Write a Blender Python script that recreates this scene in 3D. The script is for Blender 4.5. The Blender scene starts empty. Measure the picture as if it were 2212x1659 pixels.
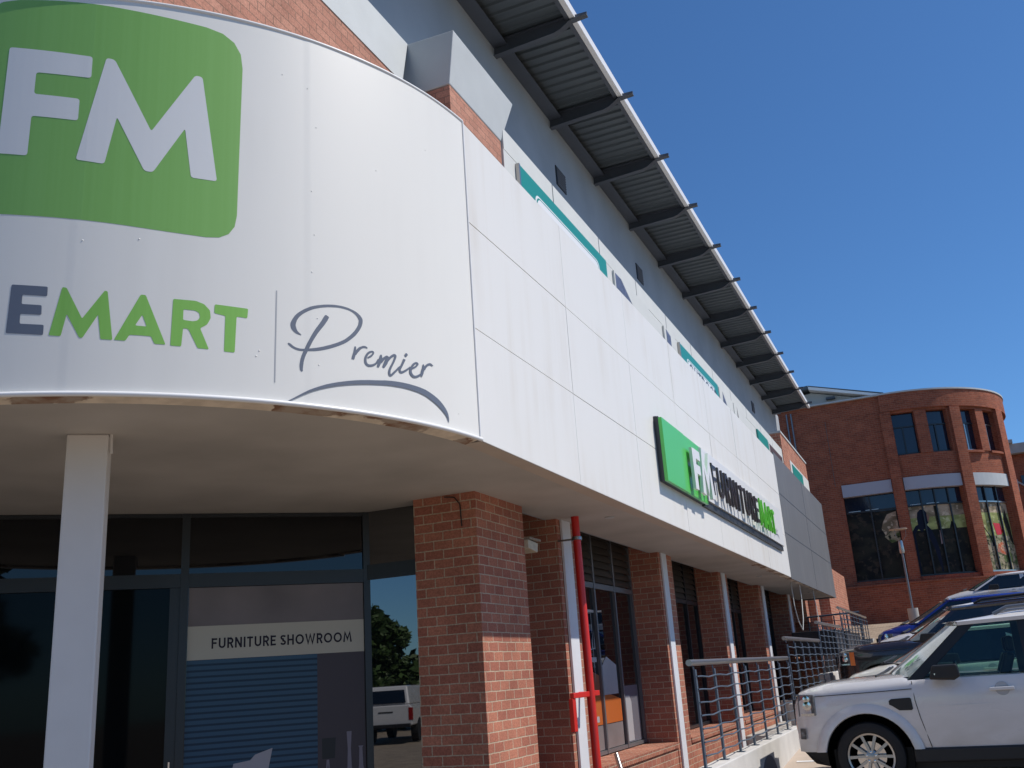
import bpy, bmesh, math, random
from mathutils import Vector, Matrix
random.seed(7)
R = math.radians
sc = bpy.context.scene
C = sc.collection
# ---------------- camera (z = 0 is the camera's height, the ground lies 1.5-1.9 m below) ----------------
cam_d = bpy.data.cameras.new("camera"); cam = bpy.data.objects.new("camera", cam_d); C.objects.link(cam); sc.camera = cam
CAMROWS = [[0.9120681, 0.40488, -0.0648377], [0.1755531, -0.2426777, 0.9540905], [-0.3705575, 0.881578, 0.2924165]]
r_, u_, f_ = [Vector(v) for v in CAMROWS]
cam.matrix_world = Matrix(((r_[0], u_[0], -f_[0], 0), (r_[1], u_[1], -f_[1], 0), (r_[2], u_[2], -f_[2], 0), (0, 0, 0, 1)))
cam_d.sensor_width = 36; cam_d.lens = 2086.15 / 2212 * 36
cam_d.clip_start = 0.05; cam_d.clip_end = 5000
# ---------------- sky and sun ----------------
SUN = Vector((1.0, 0.37, 1.42)).normalized()
w = bpy.data.worlds.new("World"); sc.world = w; w.use_nodes = True
nt = w.node_tree; bg = nt.nodes["Background"]
sky = nt.nodes.new("ShaderNodeTexSky"); sky.sky_type = 'NISHITA'; sky.sun_disc = False
sky.sun_elevation = math.asin(SUN.z); sky.sun_rotation = math.atan2(SUN.x, SUN.y)
sky.altitude = 1200; sky.air_density = 1.0; sky.dust_density = 0.6; sky.ozone_density = 2.2
tintn = nt.nodes.new("ShaderNodeMix"); tintn.data_type = 'RGBA'; tintn.blend_type = 'MULTIPLY'; tintn.inputs[0].default_value = 1
nt.links.new(sky.outputs[0], tintn.inputs[6]); tintn.inputs[7].default_value = (0.67, 1.09, 1.47, 1)   # clear high-altitude sky, deeper blue
nt.links.new(tintn.outputs[2], bg.inputs[0]); bg.inputs[1].default_value = 0.085
sd = bpy.data.lights.new("sun", 'SUN'); sd.energy = 4.6; sd.angle = R(0.5); sd.color = (1.0, 0.93, 0.835)
so = bpy.data.objects.new("sun", sd); C.objects.link(so); so.rotation_euler = SUN.to_track_quat('Z', 'Y').to_euler()
sc.view_settings.view_transform = 'Standard'; sc.view_settings.look = 'None'
sc.view_settings.exposure = 0.0; sc.view_settings.gamma = 1.0

# ---------------- materials ----------------
def newmat(name):
    m = bpy.data.materials.new(name); m.use_nodes = True
    return m, m.node_tree, m.node_tree.nodes["Principled BSDF"]
def L(nt, a, b): nt.links.new(a, b)
def plain(name, col, rough=0.5, metal=0.0, spec=0.5, coat=0.0, var=0.0, vscale=3.0, bump=0.0, bscale=40.0, stretch=(1, 1, 1)):
    m, nt, p = newmat(name)
    p.inputs["Roughness"].default_value = rough; p.inputs["Metallic"].default_value = metal
    p.inputs["Specular IOR Level"].default_value = spec; p.inputs["Coat Weight"].default_value = coat
    p.inputs["Coat Roughness"].default_value = 0.04
    p.inputs["Base Color"].default_value = (*col, 1)
    if var or bump:
        tc = nt.nodes.new("ShaderNodeTexCoord"); mp = nt.nodes.new("ShaderNodeMapping"); mp.inputs["Scale"].default_value = stretch
        L(nt, tc.outputs["Object"], mp.inputs[0])
        if var:
            n = nt.nodes.new("ShaderNodeTexNoise"); n.inputs["Scale"].default_value = vscale; n.inputs["Detail"].default_value = 6
            L(nt, mp.outputs[0], n.inputs[0])
            mr = nt.nodes.new("ShaderNodeMapRange"); mr.inputs["From Min"].default_value = 0.25; mr.inputs["From Max"].default_value = 0.75
            mr.inputs["To Min"].default_value = 1 - var; mr.inputs["To Max"].default_value = 1 + var * 0.5
            L(nt, n.outputs[0], mr.inputs[0])
            mx = nt.nodes.new("ShaderNodeVectorMath"); mx.operation = 'SCALE'; mx.inputs[0].default_value = col
            L(nt, mr.outputs[0], mx.inputs["Scale"]); L(nt, mx.outputs[0], p.inputs["Base Color"])
        if bump:
            n2 = nt.nodes.new("ShaderNodeTexNoise"); n2.inputs["Scale"].default_value = bscale; n2.inputs["Detail"].default_value = 4
            L(nt, tc.outputs["Object"], n2.inputs[0])
            b = nt.nodes.new("ShaderNodeBump"); b.inputs["Strength"].default_value = bump; b.inputs["Distance"].default_value = 0.01
            L(nt, n2.outputs[0], b.inputs["Height"]); L(nt, b.outputs[0], p.inputs["Normal"])
    return m
def mixrgb(nt, a, b, fac):
    n = nt.nodes.new("ShaderNodeMix"); n.data_type = 'RGBA'
    for s, v in ((n.inputs[6], a), (n.inputs[7], b)):
        if isinstance(v, tuple): s.default_value = (*v, 1)
        else: L(nt, v, s)
    if isinstance(fac, (int, float)): n.inputs[0].default_value = fac
    else: L(nt, fac, n.inputs[0])
    return n.outputs[2]
def ramp(nt, src, p0, p1, v0=0.0, v1=1.0):
    mr = nt.nodes.new("ShaderNodeMapRange"); mr.inputs["From Min"].default_value = p0; mr.inputs["From Max"].default_value = p1
    mr.inputs["To Min"].default_value = v0; mr.inputs["To Max"].default_value = v1; L(nt, src, mr.inputs[0]); return mr.outputs[0]
def noise(nt, scale, stretch=(1, 1, 1), detail=5, coord="Object"):
    tc = nt.nodes.new("ShaderNodeTexCoord"); mp = nt.nodes.new("ShaderNodeMapping"); mp.inputs["Scale"].default_value = stretch
    L(nt, tc.outputs[coord], mp.inputs[0]); n = nt.nodes.new("ShaderNodeTexNoise"); n.inputs["Scale"].default_value = scale; n.inputs["Detail"].default_value = detail
    L(nt, mp.outputs[0], n.inputs[0]); return n.outputs[0]
def brick(name, c1, c2, mortar, bw=0.232, rh=0.085, ms=0.006, bump=0.6, rot=False):
    m, nt, p = newmat(name); p.inputs["Roughness"].default_value = 0.88; p.inputs["Specular IOR Level"].default_value = 0.25
    uv = nt.nodes.new("ShaderNodeUVMap"); uv.uv_map = "UVMap"
    wob = nt.nodes.new("ShaderNodeTexNoise"); wob.inputs["Scale"].default_value = 9; L(nt, uv.outputs[0], wob.inputs[0])
    sub = nt.nodes.new("ShaderNodeVectorMath"); sub.operation = 'SUBTRACT'; L(nt, wob.outputs["Color"], sub.inputs[0]); sub.inputs[1].default_value = (.5, .5, .5)
    scl = nt.nodes.new("ShaderNodeVectorMath"); scl.operation = 'SCALE'; L(nt, sub.outputs[0], scl.inputs[0]); scl.inputs["Scale"].default_value = 0.010
    add = nt.nodes.new("ShaderNodeVectorMath"); L(nt, uv.outputs[0], add.inputs[0]); L(nt, scl.outputs[0], add.inputs[1])
    b = nt.nodes.new("ShaderNodeTexBrick"); L(nt, add.outputs[0], b.inputs[0])
    b.inputs["Scale"].default_value = 1; b.inputs["Brick Width"].default_value = bw; b.inputs["Row Height"].default_value = rh
    b.inputs["Mortar Size"].default_value = ms; b.inputs["Mortar Smooth"].default_value = 0.25; b.inputs["Bias"].default_value = -0.1
    b.inputs["Color1"].default_value = (*c1, 1); b.inputs["Color2"].default_value = (*c2, 1); b.inputs["Mortar"].default_value = (*mortar, 1)
    n1 = noise(nt, 2.2); n2 = noise(nt, 60, detail=8)
    k = ramp(nt, n1, .3, .7, .82, 1.1); k2 = ramp(nt, n2, .3, .7, .75, 1.2)
    mu = nt.nodes.new("ShaderNodeMath"); mu.operation = 'MULTIPLY'; L(nt, k, mu.inputs[0]); L(nt, k2, mu.inputs[1])
    s = nt.nodes.new("ShaderNodeVectorMath"); s.operation = 'SCALE'; L(nt, b.outputs["Color"], s.inputs[0]); L(nt, mu.outputs[0], s.inputs["Scale"])
    L(nt, s.outputs[0], p.inputs["Base Color"])
    inv = ramp(nt, b.outputs["Fac"], 0, 1, 1, 0)
    ad = nt.nodes.new("ShaderNodeMath"); ad.operation = 'MULTIPLY_ADD'; L(nt, n2, ad.inputs[0]); ad.inputs[1].default_value = .35; L(nt, inv, ad.inputs[2])
    bp = nt.nodes.new("ShaderNodeBump"); bp.inputs["Strength"].default_value = bump; bp.inputs["Distance"].default_value = 0.008
    L(nt, ad.outputs[0], bp.inputs["Height"]); L(nt, bp.outputs[0], p.inputs["Normal"])
    return m
BR = brick("brick", (.455, .185, .12), (.335, .12, .083), (.50, .395, .29), bw=.222, rh=.0955, ms=.0065)
BRU = brick("upper_brick", (.50, .25, .18), (.41, .19, .135), (.24, .15, .11), rh=.0955, ms=.005)
BRF = brick("far_brick", (.36, .105, .056), (.25, .07, .041), (.34, .20, .13))
PAVE = brick("pavers", (.33, .27, .205), (.26, .21, .165), (.16, .13, .10), bw=.21, rh=.105, ms=.005, bump=.4)
# white composite cladding with faint rain streaks
def cladding(name, col, dirt, amount, seam=False):
    m, nt, p = newmat(name); p.inputs["Roughness"].default_value = .42; p.inputs["Specular IOR Level"].default_value = .4
    st = noise(nt, 1.0, (5, 5, .35), 8); pt = noise(nt, .8, (1, 1, 1), 3)
    a = ramp(nt, st, .42, .75); b2 = ramp(nt, pt, .42, .68, .05, 1)
    mu = nt.nodes.new("ShaderNodeMath"); mu.operation = 'MULTIPLY'; L(nt, a, mu.inputs[0]); L(nt, b2, mu.inputs[1])
    m2 = nt.nodes.new("ShaderNodeMath"); m2.operation = 'MULTIPLY'; L(nt, mu.outputs[0], m2.inputs[0]); m2.inputs[1].default_value = amount
    L(nt, mixrgb(nt, col, dirt, m2.outputs[0]), p.inputs["Base Color"])
    big = noise(nt, .7, (1, 1, .6), 2)
    bp = nt.nodes.new("ShaderNodeBump"); bp.inputs["Strength"].default_value = .12; bp.inputs["Distance"].default_value = .03
    L(nt, big, bp.inputs["Height"]); L(nt, bp.outputs[0], p.inputs["Normal"])
    return m
WHT = cladding("white_cladding", (.755, .745, .72), (.56, .50, .41), .5)
WHC = cladding("white_banner_vinyl", (.775, .765, .73), (.66, .65, .62), .3)
GRY = cladding("weathered_sheet", (.15, .155, .165), (.24, .245, .25), .6)
STRIP = plain("old_white_panel", (.62, .63, .61), .6, var=.06, vscale=2)
PLAS = plain("painted_plaster", (.50, .53, .545), .75, var=.06, vscale=2.5, bump=.12, bscale=60)
GWALL = plain("grey_blue_wall", (.37, .395, .425), .8, var=.14, vscale=.9, bump=.1, bscale=30)
SOF = plain("soffit_paint", (.47, .45, .425), .8, var=.2, vscale=1.1, bump=.05, bscale=20)
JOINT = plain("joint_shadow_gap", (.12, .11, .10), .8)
TRIM = plain("white_trim", (.80, .80, .80), .35)
FRAME = plain("dark_window_frame", (.018, .022, .028), .35)
FRAMEL = plain("mill_frame", (.22, .23, .25), .4, .6)
LOUV = plain("bronze_louvre", (.065, .052, .042), .45)
STEEL = plain("painted_roof_steel", (.070, .082, .105), .5, var=.08, vscale=4)
SHEET = plain("roof_sheet", (.095, .115, .13), .45, .15, var=.10, vscale=1.2, stretch=(1, 6, 1))
RED = plain("red_pipe_paint", (.62, .025, .018), .35, var=.08, vscale=6)
DPIPE = plain("white_downpipe_paint", (.70, .72, .76), .5, var=.05, vscale=5)
POST = plain("post_paint", (.74, .71, .68), .6, var=.05, vscale=3, bump=.05)
GREEN = None
def stripes(name, c1, c2, scale, rough=.4):
    m, nt, p = newmat(name); p.inputs["Roughness"].default_value = rough
    n = noise(nt, 1.0, (scale, scale, .02), 2); n2 = noise(nt, .9, (1, 1, .5), 3)
    f = ramp(nt, n, .35, .65); L(nt, mixrgb(nt, c1, c2, f), p.inputs["Base Color"]); return m
GREEN = stripes("green_vinyl", (.20, .425, .10), (.212, .445, .112), 22)
GREEN2 = stripes("bright_green_vinyl", (.225, .50, .09), (.24, .52, .10), 30)
GREYV = plain("slate_vinyl", (.135, .155, .20), .4)
LETW = plain("white_vinyl", (.69, .70, .71), .4)
ACG = plain("bright_green_acrylic", (.10, .56, .10), .3, coat=.3)
ACG2 = plain("green_letter_acrylic", (.10, .50, .03), .3)
ACW = plain("white_acrylic", (.78, .79, .80), .3)
DARKL = plain("dark_metal_letter", (.055, .05, .05), .25, .5)
SIGNDARK = plain("dark_sign_backing", (.04, .045, .055), .5)  # real dark backing, and the shadow strip under the white backing
TEAL = plain("teal_board", (.012, .25, .22), .4)
ALU = plain("brushed_handrail", (.46, .44, .42), .28, .9)
RAILP = plain("slate_rail_paint", (.085, .115, .155), .45, .2)
CONC = plain("concrete", (.42, .41, .39), .85, var=.12, vscale=3, bump=.2)
PLIN = plain("white_painted_plinth", (.58, .57, .55), .8, var=.14, vscale=2.5, bump=.2)
PINKC = plain("paving_slab", (.45, .37, .30), .85, var=.12, vscale=2)
RUB = plain("tyre_rubber", (.012, .012, .013), .75)
RIM = plain("alloy_rim", (.44, .43, .42), .3, .85)
RIMD = plain("dark_alloy", (.10, .10, .11), .4, .6)
BLKP = plain("black_plastic", (.012, .012, .014), .5)
def dusty_paint(name, col, dirt):
    m, nt, p = newmat(name); p.inputs["Roughness"].default_value = .3; p.inputs["Coat Weight"].default_value = 1.0; p.inputs["Coat Roughness"].default_value = .05
    tc = nt.nodes.new("ShaderNodeTexCoord"); sp = nt.nodes.new("ShaderNodeSeparateXYZ"); L(nt, tc.outputs["Object"], sp.inputs[0])
    lo = ramp(nt, sp.outputs["Z"], .45, .85, 1, 0); n = ramp(nt, noise(nt, 3.0, (1, 1, 2), 6), .3, .75)
    mu = nt.nodes.new("ShaderNodeMath"); mu.operation = 'MULTIPLY'; L(nt, lo, mu.inputs[0]); L(nt, n, mu.inputs[1])
    ad = nt.nodes.new("ShaderNodeMath"); ad.operation = 'MULTIPLY_ADD'; ad.use_clamp = True; L(nt, n, ad.inputs[0]); ad.inputs[1].default_value = .12; L(nt, mu.outputs[0], ad.inputs[2])
    f = nt.nodes.new("ShaderNodeMath"); f.operation = 'MULTIPLY'; L(nt, ad.outputs[0], f.inputs[0]); f.inputs[1].default_value = .55
    L(nt, mixrgb(nt, col, dirt, f.outputs[0]), p.inputs["Base Color"]); L(nt, ramp(nt, ad.outputs[0], 0, 1, .25, .6), p.inputs["Roughness"]); return m
WHITEP_ = plain("white_car_paint_plain", (.66, .655, .67), .3, coat=1.0)
WHITEP = dusty_paint("white_car_paint", (.68, .67, .68), (.42, .38, .33))
BLACKP = plain("black_car_paint", (.018, .012, .014), .2, coat=1.0)
BLUEP = plain("blue_car_paint", (.010, .022, .21), .25, coat=1.0)
CREAMP = plain("cream_white_car_paint", (.75, .73, .66), .3, coat=1.0)
ORG = plain("amber_lens", (.75, .16, .01), .2, coat=1)
LENS = plain("clear_lens", (.26, .265, .275), .08, .4, coat=1.0, var=.6, vscale=22)
CHR = plain("chrome", (.75, .75, .77), .08, 1.0)
REDL = plain("red_lens", (.30, .01, .01), .15, coat=1)
GLS = plain("dark_glass", (.006, .008, .010), .02, spec=.9)
SHOPG = plain("shop_glass", (.004, .005, .007), .012, spec=.55)
CARG = plain("car_windscreen", (.05, .075, .07), .03, spec=1.0, coat=1.0)
BARK = plain("bark", (.12, .085, .06), .9, var=.3, vscale=8)
LEAF = plain("leaves", (.055, .10, .022), .6, var=.5, vscale=1.6)
def tint_glass():
    m, nt, p = newmat("tinted_window_glass"); nt.nodes.remove(p)
    t = nt.nodes.new("ShaderNodeBsdfTransparent"); t.inputs[0].default_value = (.50, .70, .62, 1)
    g = nt.nodes.new("ShaderNodeBsdfGlossy"); g.inputs["Roughness"].default_value = .02; g.inputs[0].default_value = (.9, .95, 1, 1)
    fr = nt.nodes.new("ShaderNodeFresnel"); fr.inputs[0].default_value = 1.5
    mx = nt.nodes.new("ShaderNodeMixShader"); L(nt, fr.outputs[0], mx.inputs[0]); L(nt, t.outputs[0], mx.inputs[1]); L(nt, g.outputs[0], mx.inputs[2])
    L(nt, mx.outputs[0], nt.nodes["Material Output"].inputs[0]); return m
TINT = tint_glass()
SKYDUSTG = plain("dusty_windscreen", (.20, .26, .24), .08, spec=.9, coat=1.0, var=.4, vscale=2.5)  # pale base carries reflected sky as well as dust
SIDEG = plain("mirror_like_glass", (.004, .005, .007), .01, spec=1.0); SIDEG.node_tree.nodes["Principled BSDF"].inputs["IOR"].default_value = 1.85
LINER = plain("arch_liner_black", (.006, .006, .006), 1.0, spec=0.0)
DOORSHADE = plain("dark_doorway_glass", (.003, .004, .005), .05, spec=.12)  # near-black colour stands in for the shade inside the doorway
def peel():
    m, nt, p = newmat("peeling_soffit_edge"); p.inputs["Roughness"].default_value = .85
    n = noise(nt, 1.6, (1, 1, 3), 9); n2 = noise(nt, 7, (1, 1, 1), 8)
    f = ramp(nt, n, .505, .52); c = mixrgb(nt, (.78, .69, .57), (.64, .56, .46), ramp(nt, n2, .4, .6))
    dk = mixrgb(nt, (.24, .13, .08), (.40, .33, .27), ramp(nt, n2, .42, .58))
    L(nt, mixrgb(nt, c, dk, f), p.inputs["Base Color"])
    bp = nt.nodes.new("ShaderNodeBump"); bp.inputs["Strength"].default_value = .8; bp.inputs["Distance"].default_value = .01
    L(nt, f, bp.inputs["Height"]); bp.invert = True; L(nt, bp.outputs[0], p.inputs["Normal"]); return m
PEEL = peel()
def slats():
    m, nt, p = newmat("blue_slat_print"); p.inputs["Roughness"].default_value = .35; p.inputs["Specular IOR Level"].default_value = .25
    tc = nt.nodes.new("ShaderNodeTexCoord"); wv = nt.nodes.new("ShaderNodeTexWave"); wv.bands_direction = 'Z'; wv.inputs["Scale"].default_value = 5.4
    wv.inputs["Distortion"].default_value = 0; L(nt, tc.outputs["Object"], wv.inputs[0])
    L(nt, mixrgb(nt, (.015, .038, .072), (.042, .098, .165), ramp(nt, wv.outputs[0], .1, .5)), p.inputs["Base Color"]); return m
SLAT = slats()
PRBROWN = plain("print_mauve_wall", (.21, .18, .18), .35, spec=.25, var=.25, vscale=1.5)
PRCREAM = plain("print_cream_band", (.50, .475, .40), .35, spec=.25)
PRTEXT = plain("print_plum_lettering", (.02, .012, .022), .35, spec=.25)
PRDARK = plain("print_dark_room", (.07, .055, .065), .35, spec=.25)
PRPILLOW = plain("print_pillow", (.42, .39, .42), .35, spec=.25)
PRVASE = plain("print_vase", (.24, .21, .25), .35, spec=.25)
PRSOFA = plain("print_orange_sofa", (.50, .13, .03), .2)
PRWHITE = plain("print_white", (.42, .42, .44), .2)
PRLEAF = plain("print_green", (.10, .22, .02), .3)

# ---------------- mesh helper ----------------
class MB:
    def __init__(s): s.v = []; s.f = []; s.m = []; s.cur = 0; s.uv = {}
    def poly(s, pts, uvs=None):
        i = len(s.v); s.v += [tuple(p) for p in pts]; s.f.append(list(range(i, i + len(pts)))); s.m.append(s.cur)
        if uvs: s.uv[len(s.f) - 1] = uvs
    def box(s, x0, x1, y0, y1, z0, z1):
        i = len(s.v); s.v += [(x, y, z) for z in (z0, z1) for y in (y0, y1) for x in (x0, x1)]
        for f in ((0, 2, 3, 1), (4, 5, 7, 6), (0, 1, 5, 4), (2, 6, 7, 3), (0, 4, 6, 2), (1, 3, 7, 5)): s.f.append([i + k for k in f]); s.m.append(s.cur)
    def obox(s, c, t, hl, hw, z0, z1):   # box with plan direction t
        t = Vector(t).normalized(); n = Vector((-t.y, t.x)); c = Vector(c); q = [c - t * hl - n * hw, c + t * hl - n * hw, c + t * hl + n * hw, c - t * hl + n * hw]
        s.prism([(a.x, a.y, z0) for a in q], (0, 0, z1 - z0))
    def prism(s, pts, d):
        n = len(pts); i = len(s.v); d = Vector(d); s.v += [tuple(p) for p in pts] + [tuple(Vector(p) + d) for p in pts]
        nrm = Vector((0, 0, 0)); P = [Vector(p) for p in pts]
        for k in range(n): nrm += P[k].cross(P[(k + 1) % n])
        flip = nrm.dot(d) > 0
        a = list(range(n)); b = [n + k for k in range(n)]
        fs = [a[::-1] if flip else a, b if flip else b[::-1]]
        for k in range(n):
            q = [k, (k + 1) % n, n + (k + 1) % n, n + k]; fs.append(q if flip else q[::-1])
        for f in fs: s.f.append([i + k for k in f]); s.m.append(s.cur)
    def tube(s, pts, r, n=10, cap=True):
        P = [Vector(p) for p in pts]; rings = []
        rr = r if isinstance(r, (list, tuple)) else [r] * len(P)
        up = None
        for k, p in enumerate(P):
            t = (P[min(k + 1, len(P) - 1)] - P[max(k - 1, 0)]).normalized()
            if up is None: up = Vector((0, 0, 1)) if abs(t.z) < .9 else Vector((1, 0, 0))
            a = t.cross(up).normalized(); b = a.cross(t).normalized(); up = b
            i = len(s.v); s.v += [tuple(p + (a * math.cos(2 * math.pi * j / n) + b * math.sin(2 * math.pi * j / n)) * rr[k]) for j in range(n)]; rings.append(i)
        for a, b in zip(rings, rings[1:]):
            for j in range(n): s.f.append([a + j, a + (j + 1) % n, b + (j + 1) % n, b + j]); s.m.append(s.cur)
        if cap:
            s.f.append([rings[0] + j for j in range(n)][::-1]); s.m.append(s.cur); s.f.append([rings[-1] + j for j in range(n)]); s.m.append(s.cur)
    def build(s, name, mats, parent=None, smooth=None, bevel=0, uvfn=None, recalc=True):
        me = bpy.data.meshes.new(name); me.from_pydata(s.v, [], s.f)
        if not isinstance(mats, (list, tuple)): mats = [mats]
        for m in mats: me.materials.append(m)
        for p, k in zip(me.polygons, s.m): p.material_index = k
        if recalc:
            bm = bmesh.new(); bm.from_mesh(me); bmesh.ops.recalc_face_normals(bm, faces=bm.faces); bm.to_mesh(me); bm.free()
        me.update()
        uvl = me.uv_layers.new(name="UVMap").data
        for p in me.polygons:
            n = p.normal
            if abs(n.z) > .75: tx = None
            else: tx = Vector((-n.y, n.x, 0)).normalized()
            for li in p.loop_indices:
                co = me.vertices[me.loops[li].vertex_index].co
                if uvfn: uvl[li].uv = uvfn(co, n)
                elif tx is None: uvl[li].uv = (co.x, co.y)
                else:
                    if tx.x + tx.y < 0: tx = -tx
                    uvl[li].uv = (co.x * tx.x + co.y * tx.y, co.z)
        if smooth is not None:
            me.shade_smooth(); me.set_sharp_from_angle(angle=R(smooth))
        o = bpy.data.objects.new(name, me); C.objects.link(o)
        if parent is not None: o.parent = parent; o.location = -Vector(parent.get("_o", (0, 0, 0)))
        o["_o"] = (0.0, 0.0, 0.0)
        if bevel:
            b = o.modifiers.new("bevel", 'BEVEL'); b.width = bevel; b.segments = 2; b.limit_method = 'ANGLE'; b.angle_limit = R(40)
        return o
def tag(o, label=None, cat=None, group=None, kind=None):
    if label: o["label"] = label
    if cat: o["category"] = cat
    if group: o["group"] = group
    if kind: o["kind"] = kind
    return o
def thing(name, loc, label, cat, group=None, world=True, rz=0):
    o = bpy.data.objects.new(name, None); C.objects.link(o); o.location = loc; o.rotation_euler.z = rz
    o["_o"] = tuple(float(v) for v in loc) if world else (0.0, 0.0, 0.0); o.empty_display_size = .2
    return tag(o, label, cat, group)
def copy_tree(o, parent=None, loc=None):
    c = o.copy(); C.objects.link(c)
    if parent: c.parent = parent
    if loc is not None: c.location = loc
    for ch in list(o.children): copy_tree(ch, c)
    return c
def ribbon2d(pts, w):           # polyline -> left and right offsets with mitres
    P = [Vector(p) for p in pts]; out = []; closed = (P[0] - P[-1]).length < 1e-6
    if closed: P = P[:-1]
    n = len(P)
    for i in range(n):
        a = P[i - 1] if (i > 0 or closed) else None; b = P[(i + 1) % n] if (i < n - 1 or closed) else None
        d1 = (P[i] - a).normalized() if a is not None else (b - P[i]).normalized(); d2 = (b - P[i]).normalized() if b is not None else d1
        n1 = Vector((-d1.y, d1.x)); n2 = Vector((-d2.y, d2.x)); m = (n1 + n2)
        m = m.normalized() if m.length > 1e-6 else n1
        k = w / max(.45, m.dot(n1)); out.append((P[i] + m * k, P[i] - m * k))
    if closed: out.append(out[0])
    return out
def arc(cx, cy, rx, ry, a0, a1, n=10): return [(cx + rx * math.cos(R(a0 + (a1 - a0) * i / n)), cy + ry * math.sin(R(a0 + (a1 - a0) * i / n))) for i in range(n + 1)]
T = .105
GLY = {  # centre lines in a box 1 high; (width, strokes)
 'F': (.56, [[(T, 0), (T, 1)], [(T, 1 - T), (.56, 1 - T)], [(T, .52), (.5, .52)]]),
 'E': (.56, [[(T, 0), (T, 1)], [(T, 1 - T), (.56, 1 - T)], [(T, .51), (.5, .51)], [(T, T), (.56, T)]]),
 'U': (.70, [[(T, 1), (T, .38)] + arc(.35, .35, .245, .245, 180, 360, 12) + [(.595, 1)]]),
 'R': (.62, [[(T, 0), (T, 1)], [(T, 1 - T), (.33, 1 - T)] + arc(.33, .68, .2, .215, 90, -90, 10) + [(T, .465)], [(.34, .45), (.56, 0)]]),
 'N': (.72, [[(T, 0), (T, 1)], [(.615, 0), (.615, 1)], [(T, .97), (.615, .03)]]),
 'I': (.21, [[(T, 0), (T, 1)]]),
 'T': (.60, [[(0, 1 - T), (.6, 1 - T)], [(.3, 0), (.3, 1)]]),
 'S': (.56, [[(.52, .84)] + arc(.29, .74, .19, .155, 50, 270, 10)[1:] + arc(.29, .26, .2, .165, 90, -140, 10)[0:] + [(.05, .13)]]),
 'H': (.70, [[(T, 0), (T, 1)], [(.595, 0), (.595, 1)], [(T, .5), (.595, .5)]]),
 'O': (.88, [arc(.44, .5, .345, .4, 0, 360, 28)]),
 'W': (1.02, [[(.07, 1), (.29, .06), (.51, .9), (.73, .06), (.95, 1)]]),
 'M': (.88, [[(.07, 0), (.19, .93), (.44, .28), (.69, .93), (.81, 0)]]),
 'A': (.74, [[(.07, 0), (.37, .93), (.67, 0)], [(.17, .27), (.57, .27)]]),
 'D': (.72, [[(T, 0), (T, 1)], [(T, 1 - T), (.3, 1 - T)] + arc(.3, .5, .3, .395, 90, -90, 14) + [(T, T)]]),
}
def text_mb(mb, txt, size, place, depth, track=.08, xs=1.0, thick=T, step=.0005):
    """place(x, y, d) maps text coordinates and distance from the wall to 3D"""
    x = 0; k = 0
    for ch in txt:
        if ch == ' ': x += .30 * size * xs; continue
        wd, st = GLY[ch]
        for s in st:
            rb = ribbon2d(s, thick); top = depth + k * step; k = (k + 1) % 6
            for (a, b), (c, d) in zip(rb, rb[1:]):
                q = [a, b, d, c]; front = [place((x + p.x * size * xs), p.y * size, top) for p in q]; back = [place((x + p.x * size * xs), p.y * size, 0) for p in q]
                mb.poly(front)
                for i in range(4): mb.poly([front[i], front[(i + 1) % 4], back[(i + 1) % 4], back[i]])
        x += (wd + track) * size * xs
    return x
def fillpoly(loops, rad, place, step=.06):
    """rounded outline with holes -> filled flat mesh, cut into narrow upright strips and bent by place(u, z)"""
    cu = bpy.data.curves.new("tmp", 'CURVE'); cu.dimensions = '2D'; cu.fill_mode = 'BOTH'
    for lp in loops:
        P = [Vector(p) for p in lp]; n = len(P); out = []
        for i in range(n):
            a, b, c = P[i - 1], P[i], P[(i + 1) % n]; d1 = a - b; d2 = c - b; r = min(rad, d1.length * .45, d2.length * .45)
            p0 = b + d1.normalized() * r; p1 = b + d2.normalized() * r
            for t in (0, .25, .5, .75, 1): out.append((1 - t) ** 2 * p0 + 2 * t * (1 - t) * b + t * t * p1)
        sp = cu.splines.new('POLY'); sp.points.add(len(out) - 1); sp.use_cyclic_u = True
        for i, p in enumerate(out): sp.points[i].co = (p.x, p.y, 0, 1)
    o = bpy.data.objects.new("tmp", cu); C.objects.link(o)
    me = bpy.data.meshes.new_from_object(o.evaluated_get(bpy.context.evaluated_depsgraph_get()))
    bpy.data.objects.remove(o); bm = bmesh.new(); bm.from_mesh(me)
    bmesh.ops.remove_doubles(bm, verts=bm.verts, dist=1e-5)
    xs = [v.co.x for v in bm.verts]; x = min(xs) + step
    while x < max(xs):
        bmesh.ops.bisect_plane(bm, geom=bm.verts[:] + bm.edges[:] + bm.faces[:], plane_co=(x, 0, 0), plane_no=(1, 0, 0)); x += step
    mb = MB(); mb.v = [place(v.co.x, v.co.y) for v in bm.verts]; bm.verts.index_update()
    mb.f = [[v.index for v in f.verts] for f in bm.faces]; mb.m = [0] * len(mb.f); bm.free(); return mb
# ---------------- ground ----------------
GP = [(-80, -1.95), (8, -1.75), (12.5, -1.5), (21, -.97), (28, -.54), (36, .55), (41, 1.15), (46, 1.2), (400, 1.4)]
def gz(y):
    for (a, za), (b, zb) in zip(GP, GP[1:]):
        if a <= y <= b: return za + (zb - za) * (y - a) / (b - a)
    return GP[-1][1]
mb = MB()
for (a, za), (b, zb) in zip(GP, GP[1:]):
    mb.poly([(-2.5, a, za), (300, a, za), (300, b, zb), (-2.5, b, zb)])
    if b <= 8 or a >= 36: mb.poly([(-300, a, za), (-2.5, a, za), (-2.5, b, zb), (-300, b, zb)])
mb.poly([(-300, 8, -1.75), (-2.5, 8, -1.75), (-2.5, 10.3, -1.75), (-300, 10.3, -1.75)])
mb.poly([(-300, 10.3, -2.2), (-2.5, 10.3, -2.2), (-2.5, 36, -2.2), (-300, 36, -2.2)])
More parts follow.
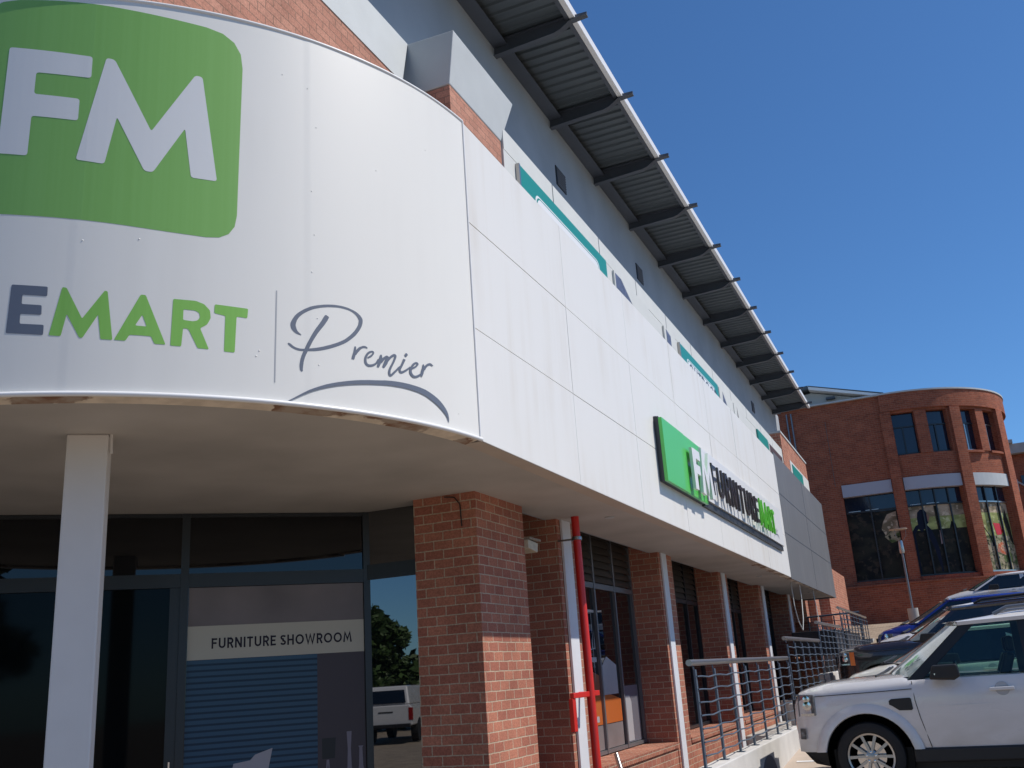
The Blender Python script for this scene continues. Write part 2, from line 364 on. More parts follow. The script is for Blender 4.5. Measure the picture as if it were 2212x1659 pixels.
g = mb.build("ground", PAVE, uvfn=lambda co, n: (co.x, co.y)); tag(g, "brick paved car park sloping uphill away from the shop", kind="structure")
mb = MB()
ys = [8.0, 12.5, 21, 28, 33.5]
for a, b in zip(ys, ys[1:]): mb.poly([(-2.42, a, gz(a) + .006), (-.9, a, gz(a) + .006), (-.9, b, gz(b) + .006), (-2.42, b, gz(b) + .006)])
g = mb.build("paving", PINKC); tag(g, "smooth pale paving strip along the railing plinth", kind="structure")
mb = MB()
for y in (14.75, 17.6, 20.4, 23.3): mb.poly([(-2.3, y, gz(y) + .012), (3.2, y, gz(y) + .012), (3.2, y + .1, gz(y + .1) + .012), (-2.3, y + .1, gz(y + .1) + .012)])
g = mb.build("parking_lines", TRIM); tag(g, "white painted bay lines on the car park", kind="structure")

# ---------------- the shop building ----------------
shop = thing("shop_building", (-6, 20, -1.6), "long retail building with white cladded canopy, brick piers and overhanging metal roof", "building")
def A(u, z, d=0.0):
    th = u / 3.77; r = 3.77 + d; return (-6.99 + r * math.cos(th), 7.28 + r * math.sin(th), z)
U0, U1 = -6.3, -.321
N = 72
us = [U0 + (U1 - U0) * i / N for i in range(N + 1)]
FB, FT = 1.885, 4.86
# curved banner fascia with small dents
mb = MB(); NZ = 24
def disp(u):
    q = lambda a, s: s * min(1, max(0, (u - a) / .05))
    return -.010 + q(-3.64, .0014) + q(-2.08, .002) + .0012 * math.sin(u * 5.1)
UU = 600
for i in range(UU + 1):
    u = U0 + (U1 - U0) * i / UU
    for j in range(3): mb.v.append(A(u, FB + (FT - FB) * j / 2, disp(u)))
for i in range(UU):
    for j in range(2):
        k = i * 3 + j; mb.f.append([k, k + 3, k + 4, k + 1]); mb.m.append(0)
curved = mb.build("curved_fascia", WHC, shop, smooth=50, recalc=False)
mb = MB()
for u, z in [(-2.05, 4.42), (-2.02, 3.55), (-1.98, 4.1), (-2.02, 2.9), (-1.98, 2.55), (-1.97, 2.2), (-2.40, 2.25), (-3.55, 2.95), (-3.2, 2.98), (-2.0, 3.2), (-1.45, 3.9), (-2.25, 4.48), (-.9, 4.3), (-.62, 2.05), (-2.42, 2.21)]:
    r0 = .006; i0 = len(mb.v); mb.v.append(A(u, z, disp(u) + .0045))
    for rr, dd in ((.4, .0032), (1, -.001)):
        for q in range(10): mb.v.append(A(u + r0 * rr * math.cos(q * .6283), z + r0 * 1.3 * rr * math.sin(q * .6283), disp(u) + dd))
    for q in range(10):
        q2 = (q + 1) % 10; mb.f += [[i0, i0 + 1 + q, i0 + 1 + q2], [i0 + 1 + q, i0 + 11 + q, i0 + 11 + q2, i0 + 1 + q2]]; mb.m += [0, 0]
mb.build("screw_bumps", WHC, curved, smooth=80)
def on_arc(d): return lambda u, z: A(u, z, d + disp(u))
# trims of the curved fascia
mb = MB(); mb.tube([A(u, FT + .004, -.010) for u in us], .014, 8)
mb.build("top_trim", TRIM, curved, smooth=60)
mb = MB(); mb.tube([A(u, FB + .004, .008) for u in us], .018, 8); mb.build("bottom_trim", TRIM, curved, smooth=60)
mb = MB(); mb.tube([A(U1, FB, -.004), A(U1, FT, -.004)], .009, 8); mb.build("corner_trim", TRIM, curved, smooth=60)
# peeling soffit edge under the curve
mb = MB()
for a, b in zip(us, us[1:]): mb.poly([A(a, 1.893, -.01), A(b, 1.893, -.01), A(b, 1.872, -.15), A(a, 1.872, -.15)]); mb.poly([A(a, 1.872, -.15), A(b, 1.872, -.15), A(b, 1.901, -.152), A(a, 1.901, -.152)])
mb.build("peeling_edge", PEEL, shop, recalc=False)
# soffit
mb = MB()
pts = [A(u, 1.9, -.1) for u in us] + [(-3.26, 7.2, 1.9), (-3.26, 33.6, 1.9), (-4.42, 33.6, 1.9), (-4.42, 9.6, 1.9), (-16, 9.6, 1.9), (-16, 3.55, 1.9)]
mb.poly(pts[::-1]); mb.build("soffit", SOF, shop, recalc=False)
mb = MB(); mb.box(-3.41, -3.245, 7.0, 33.4, 1.884, 1.893); mb.build("soffit_margin", plain("soffit_margin_paint", (.50, .43, .37), .8, var=.06), shop)
mb = MB(); mb.box(-4.9, -4.4, 9.0, 40.0, 2.3, 2.4); mb.box(-4.46, -4.424, 9.0, 34.0, 1.902, 2.3); mb.build("recess_lining", GWALL, shop)
# canopy roof (keeps the sun off everything under it)
mb = MB(); mb.poly([A(u, 4.5, -.08) for u in us] + [(-3.34, 7.2, 4.5), (-3.34, 33.5, 4.5), (-16, 33.5, 4.5), (-16, 3.6, 4.5)])
mb.build("canopy_roof", CONC, shop, recalc=False)
# straight cladding: panels with open joints over a dark backing
mb = MB(); mb.box(-3.32, -3.262, 6.99, 33.5, 1.89, 4.83); mb.build("cladding_backing", JOINT, shop)
js = [6.975, 9.37, 11.69, 14.02, 16.37, 18.78, 21.05, 23.9]
zs = [1.885, 2.872, 3.862, 4.855]
for a, b in zip(js, js[1:]):
    for c, d in zip(zs, zs[1:]):
        mb = MB(); e = .004; off = random.uniform(-.0015, .0015)
        mb.box(-3.2605, -3.24 + off, a + e, b - e, c + e, d - e); mb.build("cladding_panel", WHT, shop)
mb = MB(); mb.box(-3.258, -3.235, 23.905, 33.6, 1.86, 4.93)
mb.build("weathered_end_panel", GRY, shop)
mb = MB()
for z in (2.95, 3.9): mb.box(-3.2345, -3.231, 23.92, 33.55, z, z + .02)
mb.box(-3.2345, -3.2318, 28.7, 28.712, 1.88, 4.9)
mb.build("sheet_seam", STEEL, shop)
mb = MB(); mb.box(-4.42, -3.26, 33.5, 33.6, 1.86, 4.8); mb.build("end_wall", GRY, shop)
mb = MB()
for k in range(46):
    y = 19.6 + k * .23; wv = .10 + .05 * math.sin(k * 1.7) + .03 * random.random(); mb.poly([(-3.25, y, 1.8825), (-3.25, y + .23, 1.8825), (-3.25 - wv * 1.2, y + .23, 1.8835), (-3.25 - wv, y, 1.8835)])
mb.build("torn_underside", PEEL, shop, recalc=False)

# brick piers and pilasters
mb = MB(); mb.box(-5.0, -4.27, 8.96, 10.2, -1.9, 1.91); mb.build("corner_pier", BR, shop)
for a, b in ((11.35, 12.12), (16.05, 16.92), (20.72, 21.6), (25.4, 26.3), (30.1, 31.0)):
    mb = MB(); mb.box(-4.92, -4.30, a, b, -2.3, 2.31); mb.build("brick_pilaster", BR, shop)
bays = [(10.2, 11.35), (12.12, 16.05), (16.92, 20.72), (21.6, 25.4), (26.3, 30.1), (31.0, 34.6)]
for i, (a, b) in enumerate(bays):
    mb = MB(); mb.box(-4.92, -4.312, a, b, -2.3, -1.2); mb.build("brick_spandrel", BR, shop)
    mb = MB(); n = int((b - a - .004) / .086)
    for k in range(n):
        y = a + .002 + k * (b - a - .004) / n; mb.prism([(-4.285, y, -1.2), (-4.285, y + .078, -1.2), (-4.285, y + .078, -1.115), (-4.285, y, -1.115)], (-.56, 0, random.uniform(-.002, .002)))
    mb.build("brick_sill", BR, shop)
# windows between the pilasters
for i, (a, b) in enumerate(bays):
    fr = MB(); W = b - a; n = max(1, round(W / .98)); st = W / n
    for k in range(n + 1):
        y = a + k * st; y = min(max(y, a + .03), b - .03); fr.box(-4.875, -4.80, y - .028, y + .028, -1.10, 2.3)
    for z0, z1 in ((-1.10, -1.05), (1.24, 1.32), (2.24, 2.3)):
        for k in range(n): fr.box(-4.868, -4.806, a + k * st + .031, a + (k + 1) * st - .031, z0, z1)
    win = fr.build("window", FRAMEL if i == 1 else FRAME, shop)
    for k in range(n):
        y0 = a + k * st + .033; y1 = a + (k + 1) * st - .033
        p = MB(); p.box(-4.85, -4.842, y0, y1, -1.048, 1.238); p.build("pane", SHOPG, win)
        lv = MB()
        for q in range(8):
            z = 1.335 + q * .112
            lv.prism([(-4.80, y0, z), (-4.80, y1, z), (-4.85, y1, z + .118), (-4.85, y0, z + .118)], (-.006, 0, 0))
        lv.build("louvre", LOUV, win)
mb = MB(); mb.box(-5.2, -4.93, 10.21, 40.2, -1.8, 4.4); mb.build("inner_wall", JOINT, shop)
# white flat steel channels on the pilasters
for y0, y1 in ((11.46, 11.76), (16.16, 16.45), (20.95, 21.27), (25.76, 26.08), (30.2, 30.5)):
    mb = MB(); mb.box(-4.296, -4.265, y0, y1, -2.2, 1.899); mb.build("white_channel", DPIPE, shop, bevel=.004)

# glazed corner shop front
P0 = Vector((-5.77, 9.24)); tg = Vector((.735, .678)); ng = Vector((.678, -.735))
def G(s, z, d=0.0): p = P0 + tg * s + ng * d; return (p.x, p.y, z)
def gbox(mb, s0, s1, z0, z1, d0, d1): mb.prism([G(s0, z0, d0), G(s1, z0, d0), G(s1, z1, d0), G(s0, z1, d0)], Vector(G(0, 0, d1)) - Vector(G(0, 0, d0)))
sf = MB()
ms = [0, -1.9, -2.95, -4.0, -5.6]
for s in ms: gbox(sf, s - .04, s + .04, -1.75, 1.895, -.04, .035)
for a, b in zip(ms[1:], ms):
    for z0, z1 in ((1.13, 1.27), (1.86, 1.894), (-1.75, -1.62)): gbox(sf, a + .041, b - .041, z0, z1, -.035, .03)
gbox(sf, -2.04, -1.942, -1.62, 1.128, -.03, .02)
front = sf.build("shopfront", FRAME, shop); tag(front, "dark framed glazed shopfront under the curved canopy")
for a, b in zip(ms[1:], ms):
    for z0, z1 in ((1.27, 1.86), (-1.62, 1.13)):
        p = MB(); gbox(p, a + .04, b - .04, z0, z1, -.015, -.005); p.build("pane", SHOPG if (z0 > 0 or b == 0) else DOORSHADE, front)
mb = MB(); gbox(mb, -2.0, -1.985, -.66, -.55, .022, .04); mb.build("door_lock", CHR, front)
mb = MB(); q0 = (-5.75, 9.235); q1 = (-5.0, 9.235)
mb.poly([(q0[0], q0[1], -1.7), (q1[0], q1[1], -1.7), (q1[0], q1[1], 1.16), (q0[0], q0[1], 1.16)]); mb.poly([(q0[0], q0[1], 1.3), (q1[0], q1[1], 1.3), (q1[0], q1[1], 1.9), (q0[0], q0[1], 1.9)])
mb.build("side_pane", SIDEG, front, recalc=False)
mb = MB(); mb.box(-5.74, -5.0, 9.21, 9.233, 1.15, 1.31); mb.box(-5.04, -5.001, 9.20, 9.234, -1.7, 1.149); mb.build("side_transom", FRAME, front)
mb = MB(); mb.box(-5.2, -5.0, 9.25, 9.6, -1.8, 1.9); mb.box(-16, -5.3, 9.7, 9.8, -1.8, 1.9); mb.build("back_wall", JOINT, shop)
# south side beyond the curve
mb = MB(); mb.box(-16, -7.3, 3.50, 3.54, FB, FT); mb.build("south_fascia", WHC, shop)
mb = MB(); e = G(-5.6, 0); mb.box(-16, e[0] - .05, 5.42, 5.48, -1.8, 1.9); mb.build("south_window", SHOPG, shop)
# canopy column
pc = Vector((-5.455, 5.009)); pt = Vector((.783, .622)); pn = Vector((-pt.y, pt.x))
mb = MB(); c = pc + pn * .10; mb.obox(c, pt, .14, .10, -1.85, 1.899); mb.build("canopy_column", POST, shop, bevel=.012)
mb = MB(); c2 = pc + pt * .155 + pn * .03; mb.tube([(c2.x, c2.y, 1.9), (c2.x + .004, c2.y + .004, 1.76)], .011, 8); mb.build("drip_pipe", POST, shop)

# upper storey
mb = MB(); mb.box(-5.2, -4.81, 4.6, 8.70, 4.4, 6.84); mb.build("upper_brick_wall", BRU, shop)
mb = MB(); mb.prism([(-4.80, 4.6, 6.842), (-4.875, 4.6, 7.60), (-5.2, 4.6, 7.60), (-5.2, 4.6, 6.842)], (0, 4.1, 0))
for i in (4, 5, 6, 7):
    x, y, z = mb.v[i]
    if z > 7: mb.v[i] = (x, 9.0, z)
mb.build("parapet_band", PLAS, shop)
mb = MB(); mb.box(-5.2, -4.33, 9.0, 10.47, 4.4, 6.83); mb.build("upper_pier", BRU, shop)
mb = MB()
bt = [(-5.2, 8.99, 6.84), (-4.325, 8.99, 6.84), (-4.325, 10.48, 6.84), (-5.2, 10.48, 6.84)]; tp = [(-5.2, 8.99, 7.6), (-4.235, 8.99, 7.57), (-4.235, 10.78, 7.55), (-5.2, 10.78, 7.6)]
mb.v = bt + tp; mb.f = [[3, 2, 1, 0], [4, 5, 6, 7], [0, 1, 5, 4], [1, 2, 6, 5], [2, 3, 7, 6], [3, 0, 4, 7]]; mb.m = [0] * 6
mb.build("pier_cap", PLAS, shop, bevel=.015)
mb = MB(); mb.box(-5.4, -5.04, 4.6, 40.3, 4.4, 9.76); mb.box(-16, -5.3, 4.6, 5.0, 4.4, 9.76); gw = mb.build("upper_wall", GWALL, shop)
ju = [10.48, 12.30, 14.42, 16.57, 18.7, 20.85, 23.08, 25.24, 27.45, 29.75, 31.9, 34.0]
for a, b in zip(ju, ju[1:]):
    mb = MB(); mb.box(-4.345, -4.30, a + .018, b - .018, 6.735, 7.055 + random.uniform(-.003, .003)); mb.build("parapet_panel", STRIP, shop)
mb = MB(); mb.box(-4.345, -4.302, 10.48, 34.0, 4.5, 6.727); mb.build("lower_parapet", STRIP, shop)
mb = MB(); mb.box(-5.2, -4.35, 10.48, 34.0, 6.9, 7.02); mb.build("parapet_gutter", GWALL, shop)
mb = MB(); mb.box(-5.0, -4.28, 34.02, 40.6, 1.2, 7.66); mb.build("end_brick_wall", BR, shop)
mb = MB(); mb.box(-5.0, -4.25, 34.0, 40.62, 7.662, 7.73); mb.build("coping", PLAS, shop)
mb = MB(); mb.box(-4.28, -4.262, 35.5, 40.5, 6.2, 6.95); mb.build("end_band", STRIP, shop)
mb = MB(); mb.box(-5.0, -3.7, 36.0, 43.0, .4, 3.2); mb.box(-5.0, -4.05, 34.7, 36.0, -.6, 2.6); mb.build("low_brick_wing", BR, shop)
for y, z in ((14.9, 8.59), (19.85, 8.58), (33.8, 8.66)):
    mb = MB(); mb.box(-5.04, -5.025, y - .24, y + .24, z - .19, z + .19)
    v = mb.build("wall_vent", BLKP, shop); mb = MB()
    for k in range(7): mb.prism([(-5.024, y - .21, z - .17 + k * .05), (-5.024, y + .21, z - .17 + k * .05), (-5.008, y + .21, z - .15 + k * .05), (-5.008, y - .21, z - .15 + k * .05)], (0, 0, .006))
    mb.build("slat", STEEL, v)
# overhanging roof
roof = MB(); y = 3.5
while y < 39.4:
    roof.poly([(-5.4, y, 9.80), (-3.80, y, 9.80), (-3.80, y + .16, 9.80), (-5.4, y + .16, 9.80)])
    roof.poly([(-5.4, y + .16, 9.80), (-3.80, y + .16, 9.80), (-3.80, y + .178, 9.765), (-5.4, y + .178, 9.765)])
    roof.poly([(-5.4, y + .178, 9.765), (-3.80, y + .178, 9.765), (-3.80, y + .202, 9.765), (-5.4, y + .202, 9.765)])
    roof.poly([(-5.4, y + .202, 9.765), (-3.80, y + .202, 9.765), (-3.80, y + .22, 9.80), (-5.4, y + .22, 9.80)]); y += .22
rf = roof.build("roof", SHEET, shop, recalc=False)
mb = MB(); mb.box(-5.5, -3.73, 3.5, 39.45, 9.812, 9.85); mb.build("roof_top", SHEET, rf)
mb = MB(); mb.box(-3.80, -3.735, 3.5, 39.45, 9.70, 9.81); mb.box(-5.04, -4.88, 3.5, 39.45, 9.64, 9.76); mb.box(-4.88, -4.80, 3.5, 39.45, 9.64, 9.65); mb.build("purlin", STEEL, rf)
mb = MB(); mb.box(-3.73, -3.65, 3.5, 39.5, 9.70, 9.845); mb.build("eave_trim", TRIM, rf)
y = 12.2 - 2.405 * 3
while y < 39.6:
    mb = MB(); pr = [(-5.04, 9.50), (-4.0, 9.545), (-3.9, 9.575), (-3.8, 9.635), (-3.72, 9.685), (-3.46, 9.70), (-3.46, 9.755), (-3.64, 9.765), (-3.66, 9.79), (-5.04, 9.76)]
    mb.prism([(a, y - .012, b) for a, b in pr], (0, .024, 0))
    lo = pr[:6]
    for (a, b), (c, d) in zip(lo, lo[1:]): mb.prism([(a, y - .055, b - .012), (c, y - .055, d - .012), (c, y - .055, d + .001), (a, y - .055, b + .001)], (0, .11, 0))
    mb.box(-5.04, -3.75, y - .055, y + .055, 9.745, 9.762)
    mb.build("roof_beam", STEEL, rf); y += 2.405
# downlights in the soffit
for x, y in ((-3.72, 11.75), (-3.79, 22.8), (-3.63, 30.2)):
    mb = MB(); mb.tube([(x, y, 1.899), (x, y, 1.885)], .06, 16); mb.build("downlight", PLAS, shop)

